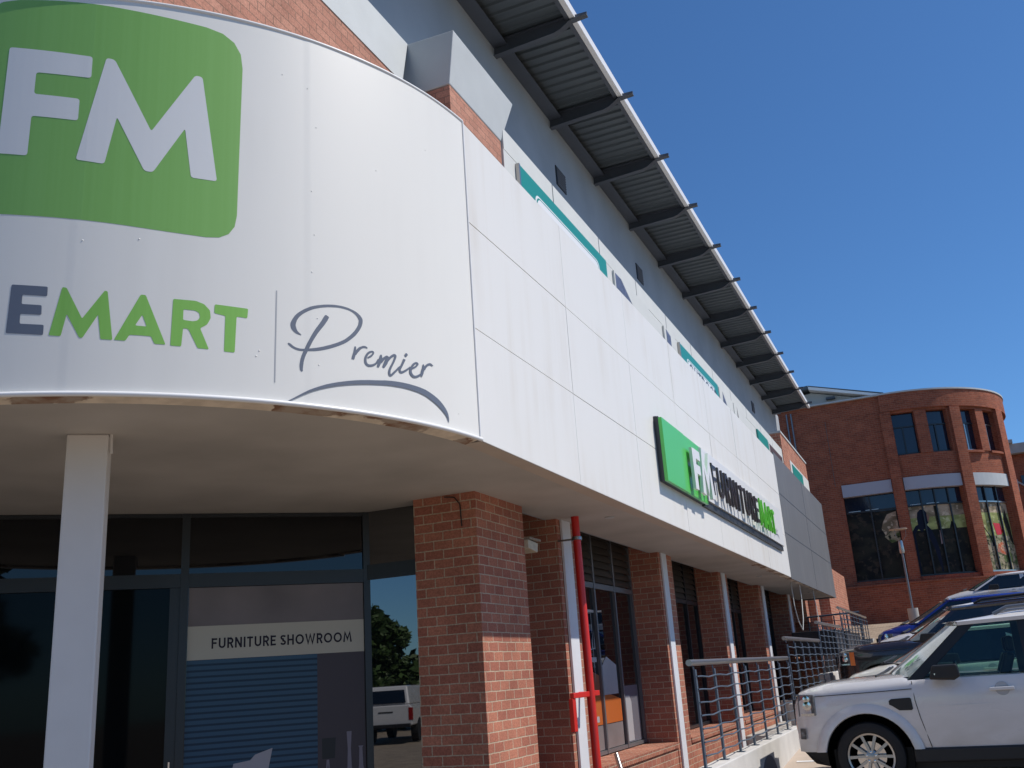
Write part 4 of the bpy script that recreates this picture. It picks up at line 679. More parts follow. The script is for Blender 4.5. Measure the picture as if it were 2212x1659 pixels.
# ---------------- walkway, plinth and railings ----------------
secs = [(10.3, 16.8, -.985, .05, 7), (16.85, 21.35, -.66, .365, 5), (21.4, 26.3, -.28, .73, 6), (26.35, 34.9, .20, 1.22, 9)]
pl_ = thing("ramp_wall", (-2.5, 20, -1.6), "low white painted plinth wall stepping up beneath the railings", "wall")
for i, (a, b, zb, zt, n) in enumerate(secs):
    mb = MB(); mb.box(-2.62, -2.42, a, b, -2.0, zb); mb.build("plinth", PLIN, pl_, bevel=.01)
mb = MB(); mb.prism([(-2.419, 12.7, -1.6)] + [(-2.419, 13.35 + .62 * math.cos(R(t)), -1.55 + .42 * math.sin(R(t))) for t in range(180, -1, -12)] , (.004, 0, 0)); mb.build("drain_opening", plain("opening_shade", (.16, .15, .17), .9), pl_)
mb = MB()
for (a, b, zb, zt, n) in secs: mb.box(-4.28, -2.625, a, b, -2.5, -2.19 if a < 21 else zb - 1.15)
mb.box(-5.4, -2.43, 34.95, 36.3, -2.6, .54)
tag(mb.build("walkway", CONC), "stepped concrete walkway between the shop wall and the railings", kind="structure")
lw = MB(); lw.box(-4.2, -3.0, 10.305, 10.42, -1.9, -1.04); lw.box(-4.26, -2.63, 10.31, 10.40, -2.4, -1.77); tag(lw.build("low_wall", PLIN), "short white wall end at the foot of the red fire pipe", "wall")
hr = MB(); hr.tube([(-3.3, 9.9, -.78), (-3.2, 9.75, -.98), (-3.1, 9.6, -1.15), (-3.1, 9.6, -1.8)], .024, 12); tag(hr.build("handrail", ALU, smooth=50), "bent end of a metal handrail in front of the first brick window sill", "handrail")
labs = ["nearest and lowest grey metal railing section on the white plinth", "second grey railing section, one step above the nearest one", "third grey railing section, stepping up toward the far wall", "farthest and highest grey railing section, beside the lamp post"]
RX = -2.52
for (a, b, zb, zt, n), lab in zip(secs, labs):
    t = thing("railing", (RX, (a + b) / 2, zb), lab, "railing", "railing sections along the ramp")
    mb = MB(); mb.tube([(RX - .02, a - .06, zt), (RX - .02, b + .02, zt)], .033, 14); mb.build("handrail", ALU, t, smooth=50)
    st = (b - a - .15) / n
    for k in range(n + 1):
        y = a + .08 + k * st; big = (k == 0 and a > 11)
        mb = MB(); mb.box(RX - .011, RX + .011, y - .03, y + .03, zb - (.5 if big else 0) if big else zb, zt - (.07 if not big else .1))
        mb.box(RX - .05, RX + .05, y - .05, y + .05, zb, zb + .008)
        mb.tube([(RX - .01, y, zt - .075), (RX - .02, y, zt - .02)], .008, 6); mb.build("post", RAILP, t)
    for q in range(7):
        z = zb + .12 + q * (zt - zb - .26) / 6; mb = MB(); P = []
        for k in range(n):
            y0 = a + .08 + k * st
            for f in (0, .12, .5, .88): P.append((RX + .018 + (.018 if f in (.12, .5, .88) else 0), y0 + f * st, z - (.014 if f == .5 else 0)))
        P.append((RX + .018, b - .07, z)); mb.tube(P, .0085, 6); mb.build("cross_rod", RAILP, t, smooth=60)
t = thing("railing", (-3.4, 27, .6), "return railing crossing the walkway behind the second railing section", "railing")
mb = MB(); mb.tube([(-4.25, 33.5, 1.32), (-2.6, 33.5, 1.36)], .03, 10); mb.build("handrail", RAILP, t)
for k in range(5):
    x = -4.2 + k * .4; mb = MB(); mb.box(x - .02, x + .02, 33.48, 33.51, .1, 1.3); mb.build("post", RAILP, t)
for q in range(7):
    mb = MB(); mb.tube([(-4.25, 33.47, .25 + q * .15), (-2.6, 33.47, .25 + q * .15)], .01, 6); mb.build("cross_rod", RAILP, t)
for k in range(3):
    y = 28.0 + k * 2.6; zb = .09
    t = thing("planter_box", (-3.5, y, zb), ["nearest", "middle", "farthest"][k] + " of the three dark planter boxes behind the far railing", "planter", "dark boxes behind the railing")
    mb = MB(); mb.box(-3.85, -2.75, y - 1.1, y + 1.1, zb, zb + .62); mb.build("box", BLKP, t, bevel=.02)
    mb = MB()
    for q in range(5): mb.box(-2.748, -2.738, y - 1.0 + q * .42, y - .66 + q * .42, zb + .08, zb + .52)
    mb.build("slat_panel", plain("planter_slat%d" % k, (.07, .07, .08), .6), t)

# ---------------- lamp post ----------------
lz = gz(40)
lp = thing("lamp_post", (-1.2, 40, lz), "slim metal lamp post with a flat disc top in front of the curved brick building", "street lamp")
mb = MB(); mb.tube([(-1.2, 40, lz), (-1.2, 40, lz + .55), (-1.2, 40, lz + .56)], .19, 20); mb.build("base", CONC, lp, smooth=50)
mb = MB(); mb.tube([(-1.2, 40, lz + .5), (-1.2, 40, 3.66)], .042, 12); mb.build("pole", FRAMEL, lp, smooth=50)
mb = MB(); mb.tube([(-1.2, 40, 3.64), (-1.2, 40, 3.70), (-1.2, 40, 4.05), (-1.2, 40, 4.12)], [.085, .10, .085, .07], 16); mb.build("lamp_head", ALU, lp, smooth=50)
for a in range(3):
    c, s = math.cos(a * 2.1), math.sin(a * 2.1); mb = MB(); mb.tube([(-1.2 + .07 * c, 40 + .07 * s, 4.05), (-1.2 + .24 * c, 40 + .24 * s, 4.3), (-1.2 + .27 * c, 40 + .27 * s, 4.54)], .008, 6); mb.build("bracket", FRAMEL, lp)
mb = MB(); mb.tube([(-1.2, 40, 4.54), (-1.2, 40, 4.56), (-1.2, 40, 4.585)], [.33, .33, .12], 28); mb.build("disc", plain("lamp_disc", (.45, .38, .31), .5), lp, smooth=30)

# ---------------- curved brick building in the distance ----------------
fb = thing("brick_building", (-1, 50, 1.2), "curved dark red brick building with tall picture windows and white lintels beyond the cars", "building")
FC = (-1.0, 49.95); FR = 4.95
def Fp(wv, d=0.0):
    if wv <= -1: return (wv, 45.0 - d)
    ph = (wv + 1) / FR; r = FR + d; return (-1 + r * math.sin(ph), 49.95 - r * math.cos(ph))
def wof(px):
    if px <= -1: return px
    lo, hi = 0, 1.62
    for _ in range(50):
        m = (lo + hi) / 2; x = -1 + FR * math.sin(m); y = 49.95 - FR * math.cos(m)
        if x / y < px / 45: lo = m
        else: hi = m
    return -1 + FR * lo
WL, WR = -12.0, -1 + FR * math.pi
def cells(name, w0, w1, z0, z1, d0, d1, mat, par, uv=True, step=.3):
    n = max(1, int((w1 - w0) / step + .99)); mb = MB()
    W = [w0 + (w1 - w0) * i / n for i in range(n + 1)]
    for k in range(n + 1):
        a = Fp(W[k], d1); b = Fp(W[k], d0); mb.v += [(a[0], a[1], z0), (a[0], a[1], z1), (b[0], b[1], z1), (b[0], b[1], z0)]
    U = []
    for k in range(n):
        o = 4 * k
        for j in range(4): mb.f.append([o + j, o + (j + 1) % 4, o + 4 + (j + 1) % 4, o + 4 + j]); mb.m.append(0)
    mb.f += [[0, 3, 2, 1], [4 * n, 4 * n + 1, 4 * n + 2, 4 * n + 3]]; mb.m += [0, 0]
    def uvf(co, nn):
        if abs(nn.z) > .7: return (co.x, co.y)
        rad = math.hypot(co.x + 1, co.y - 49.95); wv = co.x if co.x <= -1 else -1 + FR * math.atan2(co.x + 1, 49.95 - co.y)
        dd = math.hypot(nn.x, nn.y)
        ra = Vector((co.x + 1, co.y - 49.95)).normalized() if co.x > -1 else Vector((0, -1))
        side = abs(nn.x * ra.x + nn.y * ra.y) < .5
        return ((rad if co.x > -1 else co.y) if side else wv, co.z)
    return mb.build(name, mat, par, uvfn=uvf)
UPW = [(-.80, .14), (.62, 1.44), (1.90, 2.52), (2.80, 3.25)]
LOW = [(-3.37, -1.27), (-.79, 1.50), (1.91, 3.21)]
UPW = [(wof(a), wof(b)) for a, b in UPW]; LOW = [(wof(a), wof(b)) for a, b in LOW]
UPW.append((6.6, 7.6)); LOW.append((6.4, 8.6))
def band(z0, z1, holes, d1=0.0, d0=-.45, name="wall"):
    w = WL
    for a, b in holes + [(WR, WR)]: cells(name, w, a, z0, z1, d0, d1, BRF, fb); w = b
band(10.2, 10.3, []); band(8.30, 10.2, UPW); band(7.30, 8.30, []); band(3.05, 7.30, LOW); band(2.86, 3.05, [])
cells("parapet", WL, -1.2, 10.3, 11.08, -.45, 0.0, BRF, fb); cells("parapet", -1.2, WR, 10.3, 11.08, -.45, .13, BRF, fb)
cells("coping", WL, WR, 11.082, 11.15, -.5, .17, PLAS, fb)
cells("ledge", WL, WR, 2.80, 2.858, -.45, .42, BRF, fb); cells("lower_wall", WL, WR, 0.4, 2.798, -.45, .36, BRF, fb)
# proud brick piers
for a, b in ((-1.27, -.80), (wof(1.50), wof(1.91)), (wof(3.21), wof(3.21) + .7)):
    cells("brick_pier", a + .02, b - .02, 2.86, 10.28, .001, .16, BRF, fb, step=.2)
for a, b in ((wof(.14), wof(.62)), (wof(2.52), wof(2.80))): cells("brick_pier", a, b, 8.3, 10.2, .001, .05, BRF, fb)
mb = MB(); mb.box(-3.62, -3.6, 44.99, 45.2, 7.3, 10.3); mb.build("wall_joint", JOINT, fb)
for a, b in LOW: cells("lintel", a + .01, b - .01, 6.76, 7.298, -.3, .05 if b < 6 else .03, PLAS if a > 1.5 else plain("grey_lintel", (.40, .40, .45), .7), fb)  # left lintels get a greyer colour, their shade painted in
NIGHTG = plain("far_glass", (.012, .018, .035), .06, spec=.7)
for i, (a, b) in enumerate(UPW):
    wi = cells("window", a + .005, b - .005, 8.32, 8.40, -.28, -.2, ALU if i in (2, 3) else FRAME, fb)
    cells("pane", a + .005, b - .005, 8.401, 10.19, -.27, -.25, NIGHTG, wi)
    m = (a + b) / 2 - .08
    cells("mullion", m - .03, m + .03, 8.401, 9.55, -.245, -.20, ALU if i in (2, 3) else FRAME, wi)
    cells("transom", a + .01, b - .01, 9.55, 9.61, -.245, -.20, ALU if i == 3 else FRAME, wi)
    if i in (2, 3): cells("sill", a, b, 8.20, 8.30, .001, .12, BRF, fb)
def pic(name, cols, scale):
    m, nt, p = newmat(name); p.inputs["Roughness"].default_value = .6; p.inputs["Specular IOR Level"].default_value = .15
    n = noise(nt, scale, (1, 1, 1.6), 6); n2 = noise(nt, scale * 3.3, (1, 1, 1), 7)
    c = mixrgb(nt, cols[0], cols[1], ramp(nt, n, .42, .56)); L(nt, mixrgb(nt, c, cols[2], ramp(nt, n2, .55, .62)), p.inputs["Base Color"]); return m
PDARK = pic("dark_forest_print", ((.012, .014, .014), (.03, .03, .022), (.05, .04, .03)), 1.2)
PGRASS = pic("grass_print", ((.42, .46, .17), (.26, .28, .10), (.55, .56, .30)), 1.6)
PROCK = pic("rocky_print", ((.48, .37, .26), (.20, .16, .10), (.60, .50, .36)), 1.5)
PBUSH = pic("bush_print", ((.10, .14, .05), (.42, .36, .24), (.03, .035, .02)), 2.4)
PFIRE = pic("fire_print", ((.55, .14, .06), (.35, .20, .16), (.65, .45, .30)), 3.0)
PNAVY = plain("navy_print", (.010, .014, .032), .5, spec=.15); PSKIN = plain("skin_print", (.22, .11, .07), .4); PREDC = plain("red_chair_print", (.62, .02, .02), .3)
def fq(px, z, d): a = Fp(wof(px), d); return (a[0], a[1], z)
def fpoly(pts, d, name, m, par):
    mb = MB(); mb.poly([fq(a, b * 1.0, d) for a, b in pts]); return mb.build(name, m, par, recalc=False)
for i, (a, b) in enumerate(LOW):
    fr = cells("window", a + .005, b - .005, 3.06, 3.13, -.32, -.18, FRAME if i != 2 else ALU, fb)
    cells("pane", a + .005, b - .005, 3.131, 6.758, -.30, -.28, NIGHTG, fr)
    n = [2, 4, 3, 3][i]
    for k in range(1, n):
        x = a + (b - a) * k / n; cells("mullion", x - .028, x + .028, 3.131, 6.757, -.272, -.20, FRAME, fr)
    cells("transom", a + .01, b - .01, 6.05, 6.11, -.272, -.21, FRAME if i != 2 else ALU, fr)
    for k in range(2 if i < 3 else 0):
        if i < 2: cells("ceiling_light", a + .12 + k * .7, a + .62 + k * .75, 6.115, 6.145, -.2785, -.2765, plain("tube_light_%d%d" % (i, k), (.9, .95, .92), .4), fr)
    if i == 0:
        cells("dark_print", a + .01, b - .01, 3.14, 6.02, -.279, -.277, PDARK, fr)
        fpoly([(-2.02, 5.25), (-1.9, 5.55), (-1.7, 5.85), (-1.32, 5.95), (-1.32, 5.1), (-1.6, 5.15), (-1.9, 4.95)], -.27, "rock_print", PROCK, fr)
        fpoly([(-1.95, 4.9), (-1.6, 5.12), (-1.32, 5.07), (-1.32, 4.7), (-1.7, 4.6)], -.268, "bush_print", PBUSH, fr)
    if i == 1:
        cells("dark_print", a + .01, b - .01, 3.14, 5.0, -.279, -.277, PDARK, fr)
        cells("grass_print", a + .01, b - .01, 5.0, 5.55, -.279, -.277, PGRASS, fr); cells("rock_print", a + .01, b - .01, 5.55, 6.04, -.279, -.277, PROCK, fr)
        fpoly([(-.76, 3.2), (-.76, 5.02), (-.62, 5.2), (-.5, 5.26), (-.5, 5.55), (-.44, 5.78), (-.3, 5.9), (-.16, 5.88), (-.06, 5.74), (-.03, 5.55), (-.05, 5.30), (-.14, 5.22), (.02, 5.0), (.14, 4.6), (.22, 4.1), (.22, 3.2)], -.272, "standing_figure_print", PNAVY, fr)
        fpoly([(-.075, 5.70), (.0, 5.62), (.035, 5.52), (.0, 5.46), (-.01, 5.36), (-.07, 5.34)], -.268, "face_print", PSKIN, fr)
        fpoly([(.72, 3.2), (.75, 4.9), (.9, 5.3), (1.05, 5.2), (1.1, 4.9), (1.3, 4.7), (1.42, 4.5), (1.42, 3.2)], -.27, "sitting_figures_print", PDARK, fr)
        fpoly([(.32, 4.35), (.45, 4.4), (.45, 4.9), (.35, 4.95)], -.27, "cup_print", plain("cup_print", (.35, .27, .28), .3), fr)
        fpoly([(.3, 5.0), (.42, 5.0), (.44, 6.0), (.28, 6.0)], -.27, "tree_trunk_print", PDARK, fr)
    if i == 2:
        cells("bush_print", a + .01, b - .01, 3.14, 4.6, -.279, -.277, PBUSH, fr); cells("grass_print", a + .01, b - .01, 4.6, 5.6, -.279, -.277, PGRASS, fr)
        cells("rock_print", a + .01, b - .01, 5.6, 6.04, -.279, -.277, PROCK, fr)
        fpoly([(1.95, 4.1), (1.95, 5.25), (2.15, 5.05), (2.35, 4.6), (2.45, 4.15)], -.272, "tent_print", PNAVY, fr)
        fpoly([(2.55, 5.15), (2.82, 5.12), (2.86, 4.75), (2.8, 4.65), (2.62, 4.62)], -.27, "red_chair_print", PREDC, fr)
        fpoly([(2.5, 3.9), (2.6, 4.25), (2.8, 4.35), (2.95, 4.0), (2.8, 3.75)], -.27, "fire_print", PFIRE, fr)
        fpoly([(2.98, 5.3), (3.1, 5.8), (3.18, 5.0), (3.19, 4.2), (3.1, 4.4)], -.27, "trunk_print", PDARK, fr)
cells("inner_floor", WL, WR, 0.4, 10.9, -.9, -.5, JOINT, fb)
mb = MB(); mb.box(-12, .9, 46.6, 60, 10.6, 10.7); mb.build("flat_roof", CONC, fb)
mb = MB(); mb.prism([(-11, 46.6, 9.8), (-1.3, 46.6, 9.8), (-1.3, 46.6, 11.35), (-4.15, 46.6, 12.15), (-11, 46.6, 11.5)], (0, 10, 0)); mb.build("roof_gable", plain("pale_grey_gable", (.42, .43, .42), .8), fb)
mb = MB(); mb.prism([(-1.0, 46.1, 11.32), (-4.2, 46.1, 12.22), (-4.2, 46.1, 12.36), (-1.0, 46.1, 11.44)], (0, 12, 0)); mb.build("barge_board", TRIM, fb)
mb = MB(); mb.prism([(-4.22, 46.1, 12.26), (-11, 46.1, 11.62), (-11, 46.1, 11.74), (-4.22, 46.1, 12.42)], (0, 12, 0)); mb.prism([(-.95, 46.12, 11.45), (-4.2, 46.12, 12.365), (-4.2, 46.12, 12.42), (-.95, 46.12, 11.50)], (0, 12, 0)); mb.build("roof", SHEET, fb)
for x in (-2.0, -3.3):
    mb = MB(); mb.box(x - .2, x + .2, 46.3, 46.58, 11.4 + (-2 - x) * .2, 11.5 + (-2 - x) * .2); mb.build("rafter_end", STEEL, fb)
for x in (-5.25, -5.05):
    mb = MB(); mb.tube([(x, 44.95, 1.2), (x, 44.95, 10.9)], .035, 8); mb.build("downpipe", FRAMEL, fb)

# ---------------- building and tree at the right edge ----------------
rb = thing("background_building", (12, 66, 1.3), "distant brick building with a flat concrete roof slab at the right edge", "building")
mb = MB(); mb.box(4.6, 26, 60, 75, 6.0, 10.2); mb.box(5.2, 26, 60.6, 75, .8, 6.0); mb.build("wall", BRF, rb)
mb = MB(); mb.box(4.3, 26, 59.5, 75, 10.21, 10.75); mb.box(3.9, 4.9, 59.2, 62, 10.76, 10.95); mb.build("roof", CONC, rb)
w_ = MB(); w_.box(5.0, 5.5, 59.95, 59.995, 8.5, 9.0); w_.box(6.4, 7.6, 59.95, 59.995, 8.2, 9.4); w_.build("window", NIGHTG, rb)
mb = MB(); mb.prism([(4.6, 59.9, 8.9), (5.4, 59.9, 8.2), (5.4, 59.9, 8.1), (4.6, 59.9, 8.78)], (0, .08, 0)); mb.build("stair_rail", CONC, rb)

def tree(loc, h, cr, n, label, seed, squash=.8, low=.35, leaf=.16, lean=0):
    rnd = random.Random(seed); t = thing("tree", loc, label, "tree", world=False)
    mb = MB(); top = Vector((lean, 0, h * .75)); mb.tube([(0, 0, 0), (lean * .3, .05, h * .3), tuple(top)], [.17 * h / 6, .12 * h / 6, .04 * h / 6], 10)
    cl = []
    for k in range(26):
        a = rnd.uniform(0, 6.28); r = cr * rnd.uniform(.25, .95); z = h * rnd.uniform(low, 1.0); f = math.sin(math.pi * min(1, max(.12, (z / h - low + .12) / (1.1 - low)))) ** .6
        p = Vector((lean * .7 + r * f * math.cos(a), r * f * math.sin(a), z)); cl.append((p, cr * rnd.uniform(.22, .40)))
        b0 = Vector((lean * .3, .05, h * rnd.uniform(.25, .6))); mb.tube([tuple(b0), tuple((b0 + p) / 2 + Vector((0, 0, -.1))), tuple(p)], [.05 * h / 6, .035 * h / 6, .01], 6)
    mb.build("trunk", BARK, t)
    lf = MB()
    for k in range(n):
        p, r = cl[rnd.randrange(len(cl))]; v = Vector((rnd.gauss(0, 1), rnd.gauss(0, 1), rnd.gauss(0, 1) * squash)); v = v.normalized() * r * rnd.random() ** .45
        q = p + v; a = Vector((rnd.gauss(0, 1), rnd.gauss(0, 1), rnd.gauss(0, .6))).normalized(); b = a.cross(Vector((rnd.gauss(0, 1), rnd.gauss(0, 1), rnd.gauss(0, 1)))).normalized(); s = leaf * rnd.uniform(.6, 1.3)
        lf.poly([q - a * s, q - b * s * .45, q + a * s, q + b * s * .45])
    lf.build("crown", LEAF, t, recalc=False); return t
tree((5.2, 57.0, 1.2), 5.6, 1.7, 5000, "leafy green tree in front of the distant building at the right edge", 3, low=.2)
tree((-24.5, -20.5, -1.95), 5.0, 3.0, 9000, "broad dark tree across the car park, seen only reflected in the corner pane", 5, low=.18, leaf=.22)
tree((-20.5, -23.0, -1.95), 4.6, 2.8, 8000, "second dark tree across the car park, reflected behind the white pickup", 6, low=.18, leaf=.22)
tree((-6, -17, -1.95), 9.5, 4.2, 9000, "tall tree behind the photographer, reflected in the upper shopfront glass", 8, low=.3, leaf=.24)
tree((4, -16, -1.95), 8.5, 4.0, 8000, "wide tree behind the photographer, mirrored low in the shopfront glass", 9, low=.25, leaf=.24)
tree((14, 8, -1.8), 7.5, 3.5, 7000, "tree across the car park, reflected green in the window behind the red pipe", 10, low=.25, leaf=.22)
tree((16, 20, -1.3), 7.0, 3.2, 6000, "tree across the drive, faintly mirrored in the far shop windows", 12, low=.25, leaf=.22)

# ---------------- cars ----------------
def lathe_y(mb, prof, n, cx, cz, y0, sgn=1):   # prof: (radius, y offset)
    base = len(mb.v)
    for r, dy in prof:
        for k in range(n): a = 2 * math.pi * k / n; mb.v.append((cx + r * math.cos(a), y0 + dy * sgn, cz + r * math.sin(a)))
    for j in range(len(prof) - 1):
        for k in range(n):
            a = base + j * n + k; b = base + j * n + (k + 1) % n; mb.f.append([a, b, b + n, a + n]); mb.m.append(mb.cur)
def make_wheel(par, cx, r, w, side, rimr, spokes=5):
    y0 = side * w; s = -side
    mb = MB(); lathe_y(mb, [(rimr, .03), (rimr + .01, .005), (r - .05, 0), (r - .015, .015), (r, .05), (r, .20), (r - .02, .235), (rimr, .24)], 48, cx, r, y0, s)
    ty = mb.build("wheel", RUB, par, smooth=40)
    mb = MB(); lathe_y(mb, [(rimr + .002, .028), (rimr - .012, .022), (rimr - .02, .05), (rimr - .03, .2), (0.02, .21)], 48, cx, r, y0, s)
    mb.build("rim_barrel", RIMD, ty, smooth=30)
    mb = MB(); lathe_y(mb, [(rimr + .004, .026), (rimr - .004, .018), (rimr - .022, .024), (rimr - .026, .045)], 48, cx, r, y0, s)
    lathe_y(mb, [(.075, .075), (.07, .045), (.05, .038), (0.001, .036)], 24, cx, r, y0, s)
    for k in range(spokes):
        a = 2 * math.pi * k / spokes + .3
        for da, sk in ((-.16, -.14), (.20, .14)):
            a0 = a + da; a1 = a + da + sk; q = []
            p0 = Vector((math.cos(a0), math.sin(a0))) * .05; p1 = Vector((math.cos(a1), math.sin(a1))) * (rimr - .012); t = (p1 - p0).normalized(); nn = Vector((-t.y, t.x))
            P = [p0 - nn * .013, p1 - nn * .017, p1 + nn * .017, p0 + nn * .013]
            mb.prism([(cx + p.x, y0 + s * .032, r + p.y) for p in P], (0, s * .035, 0))
    mb.build("rim", RIM, ty, smooth=30)
    mb = MB()
    for k in range(5):
        a = 2 * math.pi * k / 5 + .3; lathe_y(mb, [(.011, .036), (.011, .028), (.001, .026)], 8, cx + .052 * math.cos(a), r + .052 * math.sin(a), y0, s)
    mb.build("wheel_nut", CHR, ty)
    mb = MB(); lathe_y(mb, [(rimr - .03, .16), (.02, .162)], 32, cx, r, y0, s); mb.build("wheel_hub", LINER, ty); mb = MB(); lathe_y(mb, [(rimr * .62, .12), (rimr * .62, .13), (.05, .13)], 32, cx, r, y0, s); mb.build("brake_disc", CHR, ty)  # black disc added so the gaps between spokes read as shade
def car(name, loc, label, paint, P, cat="car", group="cars parked nose-in along the ramp"):
    t = thing(name, loc, label, cat, group, world=False)
    w = P['w']; mb = MB(); ns = len(P['st']); m = 17
    for (x, zb, zs, zt, hw) in P['st']:
        half = [(0, zt + .018), (hw * .45, zt + .008), (hw * .74, zt - .004), (hw * .90, (zs + zt) / 2 + .01), (hw * .962, zs), (hw * .992, zs - .05), (hw * 1.0, zs - .2), (hw * .998, zb + .16), (hw * .975, zb), ]
        ring = [(x, -a, b) for a, b in half[::-1]] + [(x, a, b) for a, b in half[1:]]
        mb.v += ring
    for i in range(ns - 1):
        for j in range(m - 1): mb.f.append([i * m + j, i * m + j + 1, (i + 1) * m + j + 1, (i + 1) * m + j]); mb.m.append(0)
        mb.f.append([i * m + m - 1, i * m, (i + 1) * m, (i + 1) * m + m - 1]); mb.m.append(0)
    mb.f.append(list(range(m))[::-1]); mb.m.append(0); mb.f.append([(ns - 1) * m + k for k in range(m)]); mb.m.append(0)
    body = mb.build("body", paint, t)
    # cut wheel arches
    for cx in P['hubs']:
        c = MB()
        for sd in (-1, 1): c.tube([(cx, sd * (w + .2), P['r']), (cx, sd * (w - .32), P['r'])], P['ar'], 48)
        co = c.build("cutter", paint, t); co.location = (0, 0, 0)
        bo = body.modifiers.new("arch", 'BOOLEAN'); bo.operation = 'DIFFERENCE'; bo.solver = 'EXACT'; bo.object = co; bpy.context.view_layer.update()
        dg = bpy.context.evaluated_depsgraph_get(); me = bpy.data.meshes.new_from_object(body.evaluated_get(dg)); body.modifiers.clear(); body.data = me; bpy.data.objects.remove(co)
    body.data.shade_smooth(); body.data.set_sharp_from_angle(angle=R(28))
    for cx in P['hubs']:
        for sd in (-1, 1):
            make_wheel(t, cx, P['r'], w - P.get('inset', .03), sd, P['rim'])
            mb = MB(); lathe_y(mb, [(P['ar'] - .014, -.006), (P['ar'] - .016, .30), (.05, .31)], 48, cx, P['r'], sd * w, -sd); mb.build("arch_liner", LINER, t)
    # greenhouse
    (bx0, bz0), (tx0, tz0), (tx1, tz1), (bx1, bz1) = P['gh']; bw, tw = P['bw'], P['tw']
    B = [(bx0, bz0), (tx0, tz0), (tx1, tz1), (bx1, bz1)]; wd = [bw, tw, tw, bw]
    def gp(x, z, sd, off=0):   # point on the side glass plane
        f = (z - bz0) / (tz0 - bz0); return (x, sd * (bw + (tw - bw) * f + off), z)
    mb = MB(); NW = 10
    for k in range(NW + 1):
        q = -1 + 2 * k / NW; e = 1 - q * q
        mb.v += [(bx0 - .004 - .34 * e, q * bw, bz0 + .0), (bx0 + (tx0 - bx0) * .5 - .008 - .27 * e, q * (bw + tw) / 2, (bz0 + tz0) / 2), (tx0 - .004 - .17 * e, q * tw, tz0 + .01)]
    for k in range(NW):
        for j in (0, 1): mb.f.append([k * 3 + j, k * 3 + j + 1, k * 3 + j + 4, k * 3 + j + 3]); mb.m.append(0)
    mb.build("windscreen", P['wsmat'] if P.get('clear') else CARG, t, smooth=50)
    if not P.get('clear'):
        mb = MB(); mb.v = [(x, -a, z) for (x, z), a in zip(B, wd)] + [(x, a, z) for (x, z), a in zip(B, wd)]
        mb.f = [[3, 2, 1, 0], [4, 5, 6, 7], [0, 1, 5, 4], [1, 2, 6, 5], [2, 3, 7, 6]]; mb.m = [0] * 5
        mb.build("window_glass", GLS, t)
    else:
        for sd in (-1, 1):
            for x0, x1, x2, x3 in P['wins']:
                mb = MB(); mb.poly([gp(x0, bz0 + .03, sd), gp(x1, tz0 - .02, sd), gp(x2, tz0 - .02, sd), gp(x3, bz0 + .03, sd)]); mb.build("side_window", TINT, t)
            mb = MB(); PW = [(bx0, bx0 + .16, tx0 + .15, tx0)] + P['pill']
            for a, b, c, d in PW: mb = MB(); mb.prism([gp(a, bz0, sd, .002), gp(b, bz0, sd, .002), gp(c, tz0, sd, .002), gp(d, tz0, sd, .002)], (0, -sd * .045, 0)); mb.build("pillar", BLKP, t)
        mb = MB(); mb.box(bx0 + .1, bx0 + .55, -bw + .1, bw - .1, bz0 - .12, bz0 + .03); mb.build("dashboard", BLKP, t, bevel=.03)
        for sx, sy in ((1.9 + .35, -.38), (2.25, .38)):
            mb = MB(); mb.prism([(sx, sy - .22, .95), (sx + .12, sy - .22, .95), (sx + .30, sy - .22, 1.42), (sx + .20, sy - .22, 1.44)], (0, .44, 0)); mb.box(sx + .22, sx + .31, sy - .1, sy + .1, 1.44, 1.62); mb.build("seat", BLKP, t, bevel=.03)
        mb = MB(); mb.tube([(1.80 + .10 * math.sin(R(a)), .38 + .19 * math.cos(R(a)), 1.20 + .17 * math.sin(R(a))) for a in range(0, 361, 20)], .015, 8, cap=False); mb.build("steering_wheel", BLKP, t)
    # roof shell
    mb = MB(); nr = 9; rt = P['rt']
    X = [tx0 - .05 + (tx1 + .08 - tx0 + .05) * k / nr for k in range(nr + 1)]
    for k, x in enumerate(X):
        f = k / nr; zb = tz0 + (tz1 - tz0) * f; e = min(1, .25 + 1.6 * min(f, 1 - f) * 2); h = rt * e
        for y, dz in ((-tw - .02, -.03), (-tw - .028, .01), (-tw * .96, h * .75), (-tw * .6, h), (0, h * 1.12), (tw * .6, h), (tw * .96, h * .75), (tw + .028, .01), (tw + .02, -.03)): mb.v.append((x - (.17 * (1 - (y / (tw + .03)) ** 2) if k == 0 else 0), y, zb + dz))
    for k in range(nr):
        for j in range(8): mb.f.append([k * 9 + j, k * 9 + j + 1, (k + 1) * 9 + j + 1, (k + 1) * 9 + j]); mb.m.append(0)
        mb.f.append([k * 9 + 8, k * 9, (k + 1) * 9, (k + 1) * 9 + 8]); mb.m.append(0)
    mb.f += [list(range(9))[::-1], [nr * 9 + k for k in range(9)]]; mb.m += [0, 0]
    mb.build("roof", P.get('roofpaint', paint), t, smooth=50)
    if P.get('rails'):
        for sd in (-1, 1):
            y = sd * (tw - .06); mb = MB(); mb.tube([(tx0 + .35, y, tz0 + rt * .8), (tx0 + .5, y, tz0 + rt + .05), (tx1 - .4, y, tz1 + rt + .05), (tx1 - .2, y, tz1 + rt * .8)], .022, 8); mb.build("roof_rail", P['rails'], t, smooth=50)
